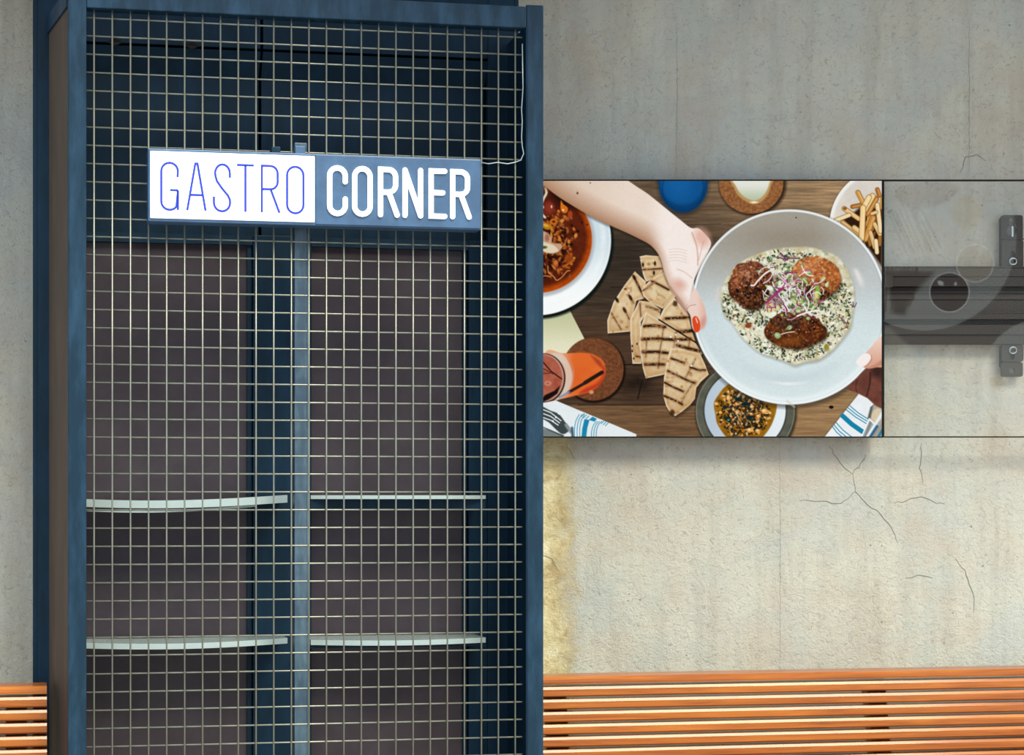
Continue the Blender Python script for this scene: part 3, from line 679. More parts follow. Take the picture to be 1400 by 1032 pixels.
    for p in ((917, 460.5), (924, 457.5), (927, 466)): cv.ell(*p, 1.2, 1, '#ffffff', soft=0.5)
    bread([(917, 476), (935, 478), (957, 483), (964, 498), (969, 512), (958, 522), (952, 530), (950, 545), (944, 553), (933, 562), (923, 568.5), (916, 563), (911, 555), (907, 541), (908, 516), (913, 490)])
    for p in ([(918, 490), (935, 496)], [(944, 502), (955, 506), (964, 506)], [(913, 507), (925, 513), (938, 519), (950, 524)], [(909, 523), (918, 528), (934, 535)], [(908, 541), (917, 545), (924, 548)], [(928, 550), (933, 553)]): grill(p, 2.4)
    for p in ([(951, 490), (945, 502), (938, 515)], [(946, 526), (936, 541), (931, 552)]): grill(p, 1.2, 0.5)
    cv.ell(919, 564, 3.5, 4, '#3c2210', soft=1.5, alpha=0.9); cv.ell(945.5, 500, 1.4, 1.1, '#fffaf0', soft=0.5)
    # relish bowl on its grey plate
    cv.ell(1020, 565, 69.5, 68, '#1c1812', soft=2, alpha=0.7); cv.ell(1019, 562, 68, 67, lerp('#4a4d42', '#66685a', n_m), soft=0.8); cv.ell(1019, 562, 67.2, 66.2, '#9a9d90', soft=0.7, inner=0.9, alpha=0.7)
    cv.ell(1018.7, 561, 57, 57, '#23241f', soft=1.4, alpha=0.7); cv.ell(1018.7, 561, 55.5, 55.5, lerp('#b9c8d6', '#e6eff4', sm(U, 960, 1070)), soft=0.7)
    cv.poly(spl([(976, 552), (982, 540), (992, 528), (1010, 518), (1040, 520), (1060, 540), (1062, 557), (1056, 578), (1046, 594), (1035, 602), (1000, 602), (982, 582), (978, 566)]), lerp('#7a4c0c', '#b07c18', n_m), 0.9)
    for i in range(1300):
        x, y = R.gauss(1015, 17), R.gauss(562, 19)
        if ((x-1017)/37)**2+((y-562)/36)**2 > 1: continue
        c = R.choice(['#2a1a0e', '#1c120c', '#102220', '#12282a', '#3a2410', '#d79850', '#e8b878', '#c07a30', '#8a5420', '#efcf9a', '#201a10', '#553210'])
        cv.ell(x, y, R.uniform(0.9, 2.6), R.uniform(0.8, 1.8), c, rot=R.uniform(0, 3), soft=0.6, alpha=0.9)
    for x, y, r in ((1025, 588, 4), (1036, 589, 3.4), (1045, 562, 4.5), (1037, 569, 3), (979.5, 552, 2.6), (1028, 556, 2.8), (1027, 566, 2.2), (985, 564, 2.4), (996, 545, 3)): cv.ell(x, y, r, r*0.8, '#e2a55c', soft=0.8); cv.ell(x-0.6, y-0.8, r*0.5, r*0.35, '#f6d6a4', soft=0.7)
    for x, y in ((995, 573), (1020, 552), (1008, 545), (1025, 572)): cv.ell(x, y, 5, 3, '#0e2426', rot=0.4, soft=1.2, alpha=0.9)
    cv.ell(996, 574, 1.4, 1, '#4fb0a0', soft=0.6); cv.stroke([(1008, 542.5), (1011.5, 538.5)], 1, '#d5dde0', 0.5)
    # left arm
    arm = [(730, 240), (850, 240), (859, 247), (872, 256), (887, 266), (913, 287), (930.6, 301), (944.5, 311.5), (955, 312), (964, 320), (972, 331), (968, 345), (955, 370), (949, 384), (951, 394), (958.5, 408), (964, 424),
           (965.5, 436), (963, 446), (957, 453), (950, 453), (946, 445), (944.7, 433), (937, 421), (928, 407), (916, 391), (908, 372), (904.5, 358.6), (899, 346), (889, 335), (875, 327), (855.6, 317.6), (836, 309), (805, 294), (765, 270), (741, 251)]
    sh = spl(arm, 4)
    low_edge = [(741, 251), (765, 270), (805, 294), (836, 309), (855.6, 317.6), (875, 327), (889, 335), (899, 346), (904.5, 358.6), (908, 372), (916, 391), (928, 407), (944.7, 433)]
    def skin():
        sl, m, sd = cv.polymask(sh, 0.7)
        Us, Vs = U[sl], V[sl]
        le = np.array(spl(low_edge, 4, False)); dmin = np.full(Us.shape, 1e9)
        for i in range(len(le)-1):
            x0, y0 = le[i]; dx, dy = le[i+1]-le[i]; tt = np.clip(((Us-x0)*dx+(Vs-y0)*dy)/(dx*dx+dy*dy), 0, 1)
            dmin = np.minimum(dmin, np.hypot(Us-x0-tt*dx, Vs-y0-tt*dy))
        f = np.clip(dmin/30, 0, 1)**0.8
        warm = sm(Us, 880, 915)
        c = lerp('#a97a5c', '#ead9ca', f); c2 = lerp('#d9b6a4', '#f6ebe4', np.clip(dmin/12, 0, 1))
        c = c*(1-warm[..., None])+c2*warm[..., None]
        tl = np.clip(1-(Us-741)/120, 0, 1); c = c*(1-0.35*tl[..., None])+np.array(rgb('#b8906f'))*0.35*tl[..., None]
        c = c*(0.985+0.03*n_f[sl][..., None]); cv.poly([(a-1, b+2.5) for a, b in sh], '#0f0c0a', 1.8, 0.4); cv.put(sl, m, np.clip(c, 0, 1))
    skin()
    cv.ell(789.5, 264, 1.3, 1.7, '#6b3a26', soft=0.6); cv.ell(807, 250, 0.9, 0.9, '#7a4a34', soft=0.6)
    cv.ell(960, 325, 10, 13, '#e0aa98', rot=-0.5, soft=5, alpha=0.75); cv.stroke(spl([(946, 318), (952, 335), (954, 350), (954, 362)], closed=False), 1.6, '#c98d78', 1, 0.7); cv.stroke(spl([(962, 330), (958, 345), (955, 356)], closed=False), 1, '#c98d78', 0.9, 0.6)
    for k in range(5): cv.stroke(spl([(915, 341+4*k), (927, 340+4*k), (939, 343+4*k)], closed=False), 0.8, '#cdb0a2', 0.7, 0.5)
    cv.stroke(spl([(926, 368), (936, 372), (946, 380)], closed=False), 1, '#c9a08e', 0.9, 0.7)
    cv.ell(929, 389, 9, 7, '#d8a08c', rot=0.6, soft=5, alpha=0.75); cv.ell(936, 378, 7, 4, '#f6ece6', rot=0.6, soft=3, alpha=0.5)
    cv.stroke(spl([(938, 424), (942, 418), (950, 416), (955, 417)], closed=False), 1.1, '#b98070', 0.7, 0.8); cv.stroke(spl([(937, 419), (943, 414), (950, 412.5)], closed=False), 0.8, '#c49282', 0.7, 0.7); cv.stroke(spl([(917, 392), (928, 408), (938, 424)], closed=False), 1.6, '#a87562', 0.9, 0.6)
    cv.poly(spl([(914, 388), (925, 402), (935, 414), (941, 432), (934, 424), (925, 410)]), '#c9a08e', 1.2, 0.8)
    # bowl held over the table
    bx, by, br = 1079.5, 419.5, 133.2
    rr = np.hypot(U-bx, V-by)
    cv.ell(bx+1, by+3, br+2, br+2, '#0d0b09', soft=3.5, alpha=0.55)
    inner = lerp('#a39d90', '#d7e5e7', sm(V, 330, 440)); lf = sm(U, 1040, 960)*0 + np.clip((1040-U)/90, 0, 1)
    inner = inner*(1-0.25*lf[..., None])+np.array(rgb('#aeb9c2'))*0.25*lf[..., None]
    rg = np.clip((U-1110)/80, 0, 1)*np.clip((470-V)/100, 0, 1); inner = inner*(1-0.7*rg[..., None])+np.array(rgb('#c3ccd0'))*0.7*rg[..., None]
    br_ = np.exp(-(((U-1080)/70)**2+((V-325)/17)**2)); inner = inner*(1-0.45*br_[..., None])+np.array(rgb('#8a7c6a'))*0.45*br_[..., None]
    inner = inner*(0.975+0.05*n_f[..., None])
    cv.ell(bx, by, br, br, np.clip(inner, 0, 1), soft=0.8)
    cv.ell(bx, by, br, br, '#f3f8f8', soft=0.9, inner=3.2, alpha=0.9); cv.ell(bx, by, br-3.4, br-3.4, '#8f989a', soft=1, inner=1.0, alpha=0.45)
    cv.put((slice(None), slice(None)), np.exp(-((rr-128)/5)**2)*sm(V, 430, 520), '#f2fafa', 0.7)
    cv.put((slice(None), slice(None)), np.exp(-((rr-105)/2.2)**2)*sm(V, 505, 524)*(1-np.clip(np.abs(U-1078)/34, 0, 1)), '#ffffff', 0.95)
    cv.put((slice(None), slice(None)), np.exp(-((rr-103)/4)**2)*sm(U, 1160, 1172)*(1-sm(V, 380, 400))*sm(V, 362, 372), '#eee9e4', 0.8)
    cv.put((slice(None), slice(None)), np.exp(-((rr-100)/3)**2)*(1-sm(U, 978, 990))*sm(V, 385, 395)*(1-sm(V, 405, 420)), '#e2d2c8', 0.8)
    cv.put((slice(None), slice(None)), np.exp(-((rr-99)/9)**2)*sm(V, 480, 520), '#b7c6cc', 0.35)
    cv.ell(1088.5, 297.5, 0.9, 0.9, '#1a1a18', soft=0.5)
    # thumb over the rim, nail
    cv.poly(spl([(950, 394), (958.5, 408), (964.5, 424), (965.5, 438), (962.5, 447), (956, 453), (950, 453), (946, 446), (944, 432), (940, 420), (944, 405)]), lerp('#ecd2c6', '#e3b6a4', sm(U, 950, 966)), 0.9)
    cv.ell(961, 441, 4, 8, '#c98f80', rot=0.3, soft=2.5, alpha=0.7)
    cv.poly(spl([(946.5, 436), (950, 432), (954, 434), (957, 441), (957, 450), (954, 454), (950, 453.5), (947.5, 446)]), '#dc4a22', 0.6); cv.stroke([(951.5, 435), (953.5, 441)], 1.2, '#ffe8dc', 0.6)
    cv.stroke(spl([(939, 423), (943, 418), (951, 416.5)], closed=False), 1, '#b98070', 0.7, 0.8)
    # sauce
    sauce = spl([(985, 408), (988, 390), (996, 376), (1008, 362), (1024, 352), (1042, 345), (1060, 340), (1084, 338), (1106, 338), (1128, 343), (1146, 352), (1158, 368), (1166, 388), (1168, 408), (1166, 428), (1163, 446), (1157, 456), (1146, 470), (1134, 482),
                 (1118, 492), (1100, 495), (1086, 499), (1074, 494), (1056, 488), (1040, 482), (1026, 472), (1012, 458), (1000, 440), (990, 430)])
    cv.poly([(a+1, b+3) for a, b in sauce], '#7d7c70', 2.5, 0.55)
    cv.poly(sauce, lerp('#b7a877', '#eeefdc', np.clip(n_m*1.5-0.3+0.25*n_f, 0, 1)), 1.2)
    sl_, m_, sdv = cv.polymask(sauce, 1); sd_s = np.full((cv.ny, cv.nx), -9.0); sd_s[sl_] = sdv; n_clump = cv.noise(0.12, 0.12, 3, 0.6, 33)
    cv.put(sl_, m_*np.clip((n_clump[sl_]-0.5)*4, 0, 1)*0.45, '#6f7a58')
    for i in range(3300):
        a = R.uniform(0, 2*math.pi); q = math.sqrt(R.random())*0.97; x = 1077+91*q*math.cos(a); y = 418+79*q*math.sin(a)
        k = R.random(); rot = R.uniform(0, 3.1)
        jx, jy = min(cv.nx-1, max(0, int((x-738)*cv.sc))), min(cv.ny-1, max(0, int((y-247)*cv.sc)))
        if sd_s[jy, jx] < 1.2: continue
        if k < 0.56 and n_clump[jy, jx] < 0.40: continue
        if k < 0.56: cv.ell(x, y, R.uniform(0.8, 2.3), R.uniform(0.6, 1.3), R.choice(['#1c2a20', '#33452e', '#44583c', '#23301f', '#3a4a30', '#2a2118', '#4c5638', '#15201c', '#5b6a48']), rot=rot, soft=0.5, alpha=0.92)
        elif k < 0.87: cv.ell(x, y, R.uniform(1, 2.6), R.uniform(0.8, 1.6), R.choice(['#f6f7ea', '#e9eedd', '#fffbe8', '#d9e4d8']), rot=rot, soft=0.7, alpha=0.8)
        else: cv.ell(x, y, R.uniform(0.8, 2.2), R.uniform(0.7, 1.4), R.choice(['#b08850', '#9aa06a', '#7a3a2a', '#c2b070']), rot=rot, soft=0.6, alpha=0.8)
    # three browned balls
    def ball(cx, cy, rx, ry, pal, dark, n, spread=0.98):
        out = spl([(cx+rx*(1+R.uniform(-.09, .11))*math.cos(q*math.pi/7), cy+ry*(1+R.uniform(-.09, .11))*math.sin(q*math.pi/7)) for q in range(14)])
        cv.poly([(a+1.5, b+3) for a, b in out], '#2a1a10', 2, 0.65); sl, m, sd = cv.polymask(out, 0.9); cv.put(sl, m, lerp(pal[0], pal[1], np.clip(n_m*1.6-0.3, 0, 1)))
        for i in range(n):
            a = R.uniform(0, 6.28); q = math.sqrt(R.random())*spread; x, y = cx+rx*q*math.cos(a), cy+ry*q*math.sin(a)
            dd = math.hypot((x-cx-dark[0])/rx, (y-cy-dark[1])/ry)
            c = R.choice(pal[2:]) if R.random() < 0.25+0.75*min(1, dd/dark[2]) else R.choice(['#150c0a', '#22120c', '#33190d', '#0d1012'])
            cv.ell(x, y, R.uniform(1, 2.8), R.uniform(0.8, 2), c, rot=R.uniform(0, 3), soft=0.7, alpha=0.8)
            if R.random() < 0.12: cv.ell(x, y, 0.8, 0.7, '#e6c8b0', soft=0.5, alpha=0.8)
        cv.put(sl, m*np.clip((V[sl]-cy)/ry, 0, 1)*0.45, '#140c08'); hl = np.exp(-(((U[sl]-cx+rx*.25)/(rx*.5))**2+((V[sl]-cy+ry*.45)/(ry*.35))**2)); cv.put(sl, m*hl*np.clip(n_f[sl]*2-0.6, 0, 1)*0.6, '#e8b088')
    ball(1027, 389, 29, 33, ('#3c1e12', '#7e4424', '#8a4a26', '#a45c30', '#6a3218', '#b87048', '#94564a', '#4a2413'), (9, 8, 1.15), 520)
    ball(1114, 381, 33, 31, ('#7e3e18', '#c4733a', '#d08a50', '#b8642c', '#e0a870', '#a45426', '#8a4420', '#c67a42'), (2, 22, 0.75), 520)
    ball(1087, 451, 40, 26, ('#2c1710', '#6e3416', '#7a3c18', '#8e4a1e', '#5c2c14', '#a05824', '#401e10', '#6a341a'), (0, -10, 1.05), 480)
    cv.ell(1082, 466, 16, 6, '#8e4e1e', rot=-0.15, soft=4, alpha=0.7); cv.ell(1079, 444, 15, 6, '#241512', soft=4, alpha=0.7); cv.ell(1080, 400, 25, 18, '#15120f', soft=8, alpha=0.75)
    # sprouts
    def leaf(x, y, rx, ry, c, rot): cv.ell(x, y, rx, ry, c, rot=rot, soft=0.8, alpha=0.95); cv.ell(x-0.6, y-0.7, rx*0.5, ry*0.4, '#d8e6c0', rot=rot, soft=0.9, alpha=0.5)
    for i in range(120):
        x, y = R.gauss(1083, 18), R.gauss(398, 18); leaf(x, y, R.uniform(1.6, 4.6), R.uniform(1.2, 3), R.choice(['#7d9c4e', '#a6bf74', '#5d7f46', '#cfdcae', '#93ab80', '#6e8f3a', '#3e5a34']), R.uniform(0, 3))
    for x, y, rx, ry, c, r in ((1105, 373, 5, 3, '#7fa05c', 0.3), (1117, 403, 4.5, 10, '#8fae4a', 0.1), (1116, 405, 2.4, 6, '#d9d66a', 0.1), (1092, 412, 6, 3.4, '#9cc04e', -0.4), (1068, 409, 5, 4, '#88a67c', 0.2), (1071, 400, 4, 3, '#9cae5c', 0.6), (1052, 421, 5, 7, '#d6d27e', 0.2), (1062, 421, 5, 4, '#d9cf90', 0), (1054, 432, 3.5, 2.6, '#eef4e6', -0.5), (1063, 458.5, 4.6, 4, '#9dbb80', 0.5), (1053, 394, 4.5, 3.5, '#eef0e4', 0.6), (1066, 387, 2, 3.5, '#f2f4ea', 0.2)): leaf(x, y, rx, ry, c, r)
    for i in range(110):
        x, y = R.gauss(1082, 16), R.gauss(399, 15); a = R.uniform(0, 6.28); L = R.uniform(6, 15); b = a+R.uniform(-.7, .7)
        pts = spl([(x, y), (x+L*.5*math.cos(a), y+L*.5*math.sin(a)), (x+L*math.cos(b), y+L*math.sin(b))], 4, False)
        cv.stroke(pts, R.uniform(0.8, 1.7), R.choice(['#f4f1f2', '#e9e2ea', '#f6f4ee', '#a83a78', '#c25a94', '#8a2a58', '#dfa8c8', '#eef2e4', '#d8e0d0']), 0.5, 0.95)
    for pts, w, c in (([(1027, 390), (1031, 390), (1036, 384), (1046, 374), (1058, 367)], 2.2, '#f3e9e2'), ([(1037, 374), (1041, 368), (1050, 364.5), (1058, 364)], 1.3, '#e6dcd6'), ([(1044, 387), (1051, 383), (1056, 375), (1057, 368)], 1.4, '#eee0ea'), ([(1048, 414), (1055, 407), (1064, 399), (1071, 393)], 3, '#a03068'),
                     ([(1064, 428), (1072, 420), (1080, 413)], 1.3, '#f3e8ee'), ([(1069, 404), (1074, 416), (1079, 425)], 1.6, '#f4f0f2'), ([(1065, 352), (1073, 354), (1080, 353), (1089, 353)], 1.8, '#7a3062'), ([(1067, 346), (1072, 351), (1074, 356)], 2, '#6b3a66'), ([(1096, 363), (1099, 370), (1105, 376), (1112, 377)], 1.3, '#f6f2ee'), ([(1113, 388), (1121, 386), (1128, 380)], 1.4, '#ecd8e0'),
                     ([(1103, 425), (1106, 414), (1102, 404), (1107, 398), (1114, 393)], 1.4, '#f2f4ec'), ([(1090, 432), (1104, 427), (1120, 424)], 2.2, '#f4ecf0'), ([(1104, 427), (1100, 420), (1098, 416)], 1.4, '#eef0e4'), ([(1108, 427), (1112, 420)], 1.4, '#eef0e4'), ([(1068, 457), (1076, 454.5), (1086, 453.5)], 1.2, '#e8dcd0'), ([(1060, 372), (1072, 384), (1082, 392)], 1.5, '#e6b8d4'), ([(1076, 430), (1075, 422), (1071, 416)], 1.8, '#8c2a5c'), ([(1146, 433), (1154, 438), (1158, 446), (1152, 450)], 1.2, '#9a4a54'), ([(1166, 413), (1168, 420), (1171, 414)], 1.1, '#6a3a48')):
        cv.stroke(spl(pts, 4, False), w, c, 0.5)
    cv.ell(1023, 445, 4.5, 3.6, '#8e4222', soft=1); cv.ell(1130, 475, 3.6, 3.6, '#9a8a2a', soft=1)
    # right hand and napkin
    cv.poly(spl([(1158, 531), (1170, 518), (1184, 504), (1210, 490), (1210, 566), (1196, 553), (1184, 543), (1172, 537)]), lerp('#56302a', '#84503f', n_m), 1)
    cv.stroke(spl([(1190, 510), (1189, 525), (1185, 541)], closed=False), 2, '#2c1715', 1.2, 0.8); cv.stroke(spl([(1172, 520), (1170, 530), (1172, 536)], closed=False), 1.5, '#381d18', 1, 0.6); cv.ell(1199, 508, 8, 8, '#2a1c1c', soft=4, alpha=0.7)
    cv.poly(spl([(1210, 461), (1199, 464), (1192, 473), (1184, 482), (1176, 492), (1178, 500), (1187, 503.5), (1197, 502), (1210, 498)]), lerp('#dba892', '#f0d0c0', sm(V, 495, 465)*0+np.clip((495-V)/30, 0, 1)), 0.8)
    cv.poly(spl([(1185, 503), (1197, 502), (1210, 497), (1210, 489), (1200, 496), (1192, 500)]), '#c07e62', 2, 0.8); cv.poly(spl([(1170.5, 495), (1174, 489), (1183, 483), (1190, 485.5), (1190.5, 490), (1186, 497), (1179, 501.5), (1174, 500)]), '#f8efec', 0.7); cv.stroke(spl([(1191, 486), (1191.5, 491), (1187, 498), (1182, 502)], closed=False), 1.1, '#b5775f', 0.7, 0.8)
    nap = [(1174, 538.5), (1186, 544.5), (1194, 552), (1189, 572), (1178, 600), (1124, 600), (1127.5, 597)]
    cv.poly([(a-2, b+1) for a, b in nap], '#4a3622', 2, 0.5); cv.poly(nap, lerp('#e4eaee', '#f6f8f9', n_m), 0.6)
    for x0, y0, x1, y1, w in ((1161.7, 554.5, 1187, 573, 1.2), (1159.5, 557.5, 1186, 576, 1.2), (1157, 560, 1184.5, 579, 1.2), (1152, 568.5, 1179, 590, 6.5), (1143, 577.5, 1164, 597, 1.2), (1140.5, 581, 1157, 597, 1.2), (1138.5, 583.5, 1151, 597, 1.2)): cv.stroke([(x0, y0), ((x0+x1)/2-1, (y0+y1)/2+0.6), (x1, y1)], w, '#1783a8', 0.5)
    cv.poly([(1193, 553), (1207, 559), (1207, 600), (1178, 600), (1188, 573)], '#a9aaa2', 0.7); cv.poly(spl([(1194, 562), (1200, 558), (1206, 562), (1205, 573), (1196, 577), (1191, 570)]), '#dac9a8', 1); cv.poly([(1190, 556), (1194, 554), (1190, 572), (1186, 572)], '#5c5f54', 1)
    cv.stroke([(1188, 574), (1178, 597)], 1.8, '#f5fafc', 0.5); cv.stroke([(1191, 576), (1183, 597)], 3, '#7e868a', 0.8); cv.stroke([(1189, 573), (1196, 580)], 2.4, '#eef4f5', 0.6); cv.stroke([(1206, 565), (1186, 597)], 4, '#eaf1f3', 0.8); cv.stroke([(1199, 583), (1190, 597)], 4, '#20628a', 0.8, 0.9); cv.stroke([(1206, 580), (1194, 597)], 3, '#a59684', 0.8); cv.stroke([(1206, 588), (1201, 597)], 4, '#3a7a96', 0.9)
    cv.stroke([(1076, 548), (1086, 556)], 3, '#d0cdbb', 1, 0.6)
    img = np.clip(cv.img, 0, 1)
    # a little contrast and paper-fine grain
    img[..., :3] = np.clip(img[..., :3]+(cv.rs.rand(cv.ny, cv.nx, 1)-0.5)*0.025, 0, 1)
    cv.img = img
    return cv

def ghost_picture():
    cv = Canvas(1208, 1673, 249, 596, 0.9, (0.62, 0.66, 0.66, 0.025)); U, V = cv.U, cv.V; R = random.Random(8)
    def put(fn, col, a):                                     # colour and coverage together
        before = cv.img.copy(); cv.img[..., 3] = 0; fn(); m = cv.img[..., 3:4]
        cv.img = before; cv.img[..., :3] = before[..., :3]*(1-m)+np.array(rgb(col))*m; cv.img[..., 3:] = before[..., 3:]*(1-m)+a*0.6*m
    put(lambda: cv.ell(1263, 325, 127, 127, '#ffffff', soft=0.7), '#dfeaea', 0.12)
    put(lambda: cv.ell(1322, 292, 21, 23, '#ffffff', soft=3), '#c0b088', 0.30)
    put(lambda: cv.poly(spl([(1225, 258), (1250, 250), (1300, 250), (1310, 262), (1285, 280), (1248, 286), (1230, 276)]), '#ffffff', 2), '#9c8a84', 0.30)
    for i in range(9):
        x = 1212+i*6; put(lambda: cv.stroke([(x, 285+R.uniform(-6, 6)), (x+26, 345+R.uniform(-8, 8))], 3, '#ffffff', 1), R.choice(['#7f827c', '#b0aa98', '#8e8a80']), 0.28)
    for i in range(8):
        x = 1214+i*5.6; put(lambda: cv.stroke([(x, 366), (x-4+R.uniform(-5, 8), 405+R.uniform(-8, 26))], 4, '#ffffff', 1), R.choice(['#6e6456', '#54483e', '#8c8272']), 0.30)
    put(lambda: cv.poly([(1212, 372), (1276, 372), (1250, 400), (1236, 430), (1222, 428)], '#ffffff', 4), '#3a332c', 0.14)
    put(lambda: cv.ell(1333, 360, 26, 26, '#ffffff', soft=0.8), '#b3b0a0', 0.26); put(lambda: cv.ell(1333, 360, 26, 26, '#ffffff', soft=0.6, inner=1.2), '#f4f8f8', 0.34)
    put(lambda: cv.ell(1298, 399.5, 27, 27, '#ffffff', soft=0.8), '#2c2426', 0.27); put(lambda: cv.ell(1298, 399.5, 27.5, 27.5, '#ffffff', soft=0.6, inner=1.4), '#f0f6f6', 0.34); put(lambda: cv.ell(1286, 387, 5, 3.4, '#ffffff', rot=0.5, soft=1), '#c8cccc', 0.36); put(lambda: cv.ell(1306.5, 388, 2.2, 3, '#ffffff', soft=0.8), '#c8cccc', 0.36)
    put(lambda: cv.ell(1425, 520, 84, 84, '#ffffff', soft=0.7), '#dfeaea', 0.13); put(lambda: cv.ell(1364, 523, 12, 10, '#ffffff', soft=2), '#b8a888', 0.3)
    put(lambda: cv.poly([(1214, 446), (1255, 484), (1300, 518), (1330, 540), (1300, 596), (1208, 596), (1208, 450)], '#ffffff', 2), '#a8aca0', 0.18)
    put(lambda: cv.stroke([(1286, 522), (1272, 548)], 2, '#ffffff', 1), '#c8ccc8', 0.3); put(lambda: cv.stroke([(1291, 524), (1277, 550)], 1.4, '#ffffff', 1), '#8a8e8a', 0.3)
    put(lambda: cv.ell(1246, 556, 34, 22, '#ffffff', rot=0.3, soft=5), '#b8b090', 0.22)
    return cv

def picture_mesh(name, cv, d, parent, mat):
    n = cv.nx*cv.ny
    co = np.zeros((n, 3), np.float32)
    co[:, 0] = (cv.U.ravel()-PX)*d/F; co[:, 1] = d; co[:, 2] = EYE-(cv.V.ravel()-PY)*d/F
    idx = np.arange(n).reshape(cv.ny, cv.nx)
    q = np.stack([idx[:-1, :-1], idx[1:, :-1], idx[1:, 1:], idx[:-1, 1:]], -1).reshape(-1, 4)
    me = bpy.data.meshes.new(name)
    me.vertices.add(n); me.vertices.foreach_set('co', co.ravel())
    me.loops.add(q.size); me.loops.foreach_set('vertex_index', q.ravel().astype(np.int32))
    me.polygons.add(len(q)); me.polygons.foreach_set('loop_start', np.arange(0, q.size, 4, dtype=np.int32))
    me.update(calc_edges=True)
    at_ = me.color_attributes.new('picture', 'FLOAT_COLOR', 'POINT')
    c = cv.img.reshape(-1, 4).copy(); s = c[:, :3]
    c[:, :3] = np.where(s <= 0.04045, s/12.92, ((s+0.055)/1.055)**2.4)
    at_.data.foreach_set('color', c.astype(np.float32).ravel())
    me.materials.append(mat)
    o = bpy.data.objects.new(name, me); C.objects.link(o); o.parent = parent
    return o

# ------------------------------------------------------------------ screen with the food picture
D1 = WALL-0.075
scr = empty('display_screen'); tag(scr, 'flat screen showing a food photograph of a hand holding a bowl', 'screen')
def prect(u0, u1, v0, v1, y0, y1, b=0.0):
    a = at(u0, v0, D1); c = at(u1, v1, D1)
    return MB().box(a[0], c[0], y0, y1, c[2], a[2], b)
prect(738, 1206.5, 246.5, 597.5, D1+0.004, D1+0.040, 0.002).build('housing', M['black'], scr)
prect(737.4, 1207.4, 245.6, 247.3, D1-0.003, D1+0.012).build('bezel', M['black'], scr)
prect(737.4, 1207.4, 596.6, 598.2, D1-0.003, D1+0.012).build('bezel', M['black'], scr)
prect(1205.4, 1207.4, 247.3, 596.6, D1-0.003, D1+0.012).build('bezel', M['black'], scr)
prect(736.6, 738, 247.3, 596.6, D1-0.003, D1+0.012).build('bezel', M['black'], scr)
prect(900, 1040, 380, 460, D1+0.038, WALL).build('wall_mount', M['rail'], scr)
tp = NT('lit_food_picture'); ac = tp.n('ShaderNodeVertexColor', layer_name='picture'); em = tp.n('ShaderNodeEmission')
tp.l(ac.outputs[0], em.inputs[0]); em.inputs[1].default_value = 0.97; tp.l(em.outputs[0], tp.out.inputs[0])
picture_mesh('picture', food_picture(), D1, scr, tp.m)

# ------------------------------------------------------------------ see-through panel beside it, with its wall rails
pan = empty('see_through_panel'); tag(pan, 'clear unlit panel with a faint food picture beside the bright screen', 'panel')
tg = NT('clear_panel_film'); ac = tg.n('ShaderNodeVertexColor', layer_name='picture')
tr = tg.n('ShaderNodeBsdfTransparent'); mx = tg.n('ShaderNodeMixShader'); df = tg.n('ShaderNodeBsdfDiffuse')
tg.l(ac.outputs['Color'], df.inputs[0]); tg.l(ac.outputs['Alpha'], mx.inputs[0]); tg.l(tr.outputs[0], mx.inputs[1]); tg.l(df.outputs[0], mx.inputs[2]); tg.l(mx.outputs[0], tg.out.inputs[0])
picture_mesh('pane', ghost_picture(), D1+0.002, pan, tg.m)
for a in ((1207.6, 1675, 245.6, 247.4), (1207.6, 1675, 596.4, 598.0), (1673.4, 1675, 247.4, 596.4), (1207.5, 1208.6, 247.4, 596.4)):
    prect(*a, D1-0.003, D1+0.008).build('bezel', M['black'], pan)
for u in (1216, 1650):
    a = at(u, 384, D1); MB().box(a[0]-0.012, a[0]+0.012, D1+0.003, WALL-0.052, a[2]-0.02, a[2]+0.02).build('hook', M['rail'], pan)

rails = empty('mounting_rail'); tag(rails, 'brown-grey triple aluminium mounting rail on the wall behind the clear panel', 'rail')
DR = WALL-0.045
def rrect(u0, u1, v0, v1, y0, y1, b=0.0):
    a = at(u0, v0, DR); c = at(u1, v1, DR); return MB().box(a[0], c[0], y0, y1, c[2], a[2], b)
rrect(1209, 1662, 366, 469, WALL-0.012, WALL).build('back_plate', M['rail'], rails)
def rail(profile_v):
    """list of (v, y) points down the front of an extrusion"""
    p = [(y, at(0, v, DR)[2]) for v, y in profile_v]; p += [(WALL-0.012, p[-1][1]), (WALL-0.012, p[0][1])]
    MB().prism(p, 'x', at(1209, 0, DR)[0], at(1662, 0, DR)[0]).build('rail_bar', M['rail'], rails)
G = 0.006
for v0, v1 in ((364.4, 366.0), (426.6, 428.4), (399.0, 400.2)):
    rrect(1209, 1662, v0, v1, DR-0.008, DR+0.002).build('rail_lip', M['rail'], rails)
rail([(365, DR+0.002), (367, DR-0.006), (378, DR-0.006), (378.2, DR-0.006+G), (379.2, DR-0.006+G), (379.4, DR-0.006), (391.5, DR-0.004)])
rail([(399.8, DR+0.002), (409, DR), (409.2, DR+G), (411, DR+G), (411.2, DR+0.003), (426.4, DR+0.003), (427, DR-0.006), (436.4, DR-0.006)])
rail([(444, DR), (457, DR), (457.2, DR+G), (459.6, DR+G), (459.8, DR), (470, DR+0.002)])

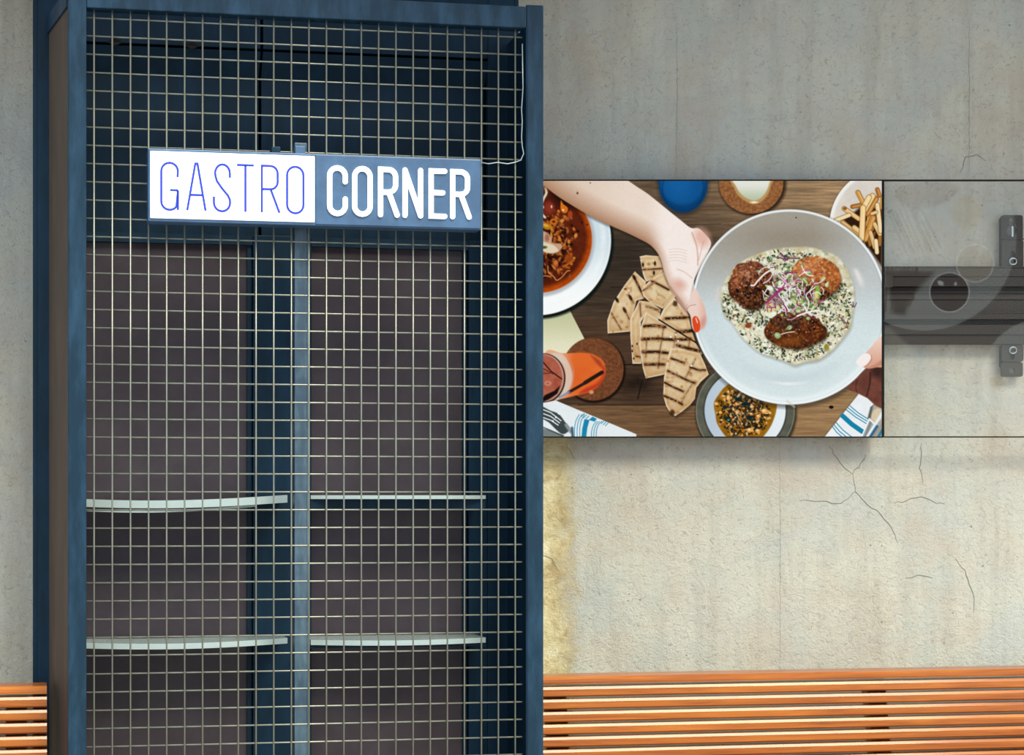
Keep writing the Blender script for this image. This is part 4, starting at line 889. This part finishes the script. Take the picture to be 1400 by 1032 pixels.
brk = empty('mounting_bracket'); tag(brk, 'dark steel wall bracket with a keyhole slot above the mounting rail', 'bracket')
brk2 = empty('mounting_bracket'); tag(brk2, 'small dark steel wall bracket with a round hole below the mounting rail', 'bracket')
def plate(v0, v1, holes, name, y0, y1, brk=brk):
    """flat plate with real cut-outs: (kind, u, v, r, r2)"""
    bm = bmesh.new(); a = at(1371.5, v0, DR); c = at(1401, v1, DR); r = 0.007
    def P(x, z): return bm.verts.new((x, y0, z))
    out = []
    for cx, cz, a0 in ((a[0]+r, a[2]-r, 180), (a[0]+r, c[2]+r, 270), (c[0]-r, c[2]+r, 0), (c[0]-r, a[2]-r, 90)):
        seq = [a0-0, a0+45, a0+90] if True else 0
        seq = {180: (90, 135, 180), 270: (180, 225, 270), 0: (270, 315, 360), 90: (0, 45, 90)}[a0]
        out += [(cx+r*math.cos(math.radians(q)), cz+r*math.sin(math.radians(q))) for q in seq]
    loops = [out]
    for h in holes:
        k, u, v, ra, rb, dv = h; pts = []
        ctr = at(u, v, DR)
        if k == 'slot':
            for q in range(24):
                ang = 2*math.pi*q/24; pts.append((ctr[0]+ra*math.cos(ang), ctr[2]+ra*math.sin(ang)+(dv if math.sin(ang) >= 0 else -dv)))
        else:
            for q in range(-60, 241, 20): pts.append((ctr[0]+ra*math.cos(math.radians(q+90+90-0)), ctr[2]+ra*math.sin(math.radians(q+180))))
            pts = [(ctr[0]+ra*math.cos(math.radians(q)), ctr[2]+ra*math.sin(math.radians(q))) for q in range(120, 421, 20)]
            pts += [(ctr[0]+rb*math.cos(math.radians(q)), ctr[2]+dv+rb*math.sin(math.radians(q))) for q in range(0, 181, 30)]
        loops.append(pts)
    edges = []
    for lp_ in loops:
        vv = [P(x, z) for x, z in lp_]
        for i in range(len(vv)): edges.append(bm.edges.new((vv[i], vv[(i+1) % len(vv)])))
    bmesh.ops.triangle_fill(bm, use_beauty=True, use_dissolve=False, edges=edges)
    ex = bmesh.ops.extrude_face_region(bm, geom=bm.faces[:]); bmesh.ops.translate(bm, vec=(0, y1-y0, 0), verts=[q for q in ex['geom'] if isinstance(q, bmesh.types.BMVert)])
    bmesh.ops.recalc_face_normals(bm, faces=bm.faces[:])
    me = bpy.data.meshes.new(name); bm.to_mesh(me); bm.free(); me.materials.append(M['rail'])
    o = bpy.data.objects.new(name, me); C.objects.link(o); o.parent = brk; return o
yb0, yb1 = WALL-0.030, WALL-0.022
plate(293, 326.5, [('key', 1386, 314.5, 0.0165, 0.008, 0.034)], 'keyhole_plate', yb0, yb1)
plate(327, 364.6, [('slot', 1386, 354, 0.008, 0, 0.020)], 'plate', yb0-0.004, yb1)
plate(470.6, 494, [('slot', 1386, 482, 0.008, 0, 0.014)], 'plate', yb0-0.004, yb1, brk2)
plate(494.6, 514.5, [('slot', 1386, 506, 0.0095, 0, 0.0)], 'hole_plate', yb0, yb1, brk2)
rrect(1371.5, 1401, 325.2, 327, yb0-0.010, yb1, 0.001).build('ledge', M['rail'], brk)
rrect(1373, 1399, 328, 363, WALL-0.021, WALL).build('base_plate', M['rail'], brk); rrect(1373, 1399, 472, 500, WALL-0.021, WALL).build('base_plate', M['rail'], brk2)
rrect(1373, 1377, 296, 328, WALL-0.022, WALL).build('spacer', M['rail'], brk); rrect(1395, 1399, 296, 328, WALL-0.022, WALL).build('spacer', M['rail'], brk)
for v, bk in ((357, brk), (478.5, brk2)):
    a = at(1386, v, DR)
    MB().tube([(a[0], yb0-0.010, a[2]), (a[0], yb0-0.004, a[2])], 0.0125, 20).build('washer', M['steel'], bk)
    b_ = MB().tube([(a[0], yb0-0.018, a[2]), (a[0], yb0-0.010, a[2])], 0.0085, 6).build('bolt', M['rail'], bk)
    MB().tube([(a[0], yb0-0.0186, a[2]), (a[0], yb0-0.0175, a[2])], 0.0045, 6).build('bolt_socket', M['black'], b_)
a = at(1386, 317, DR); MB().tube([(a[0], yb0-0.002, a[2]-0.014), (a[0], yb0-0.002, a[2]+0.02)], 0.004, 8).build('hook_pin', M['steel'], brk)
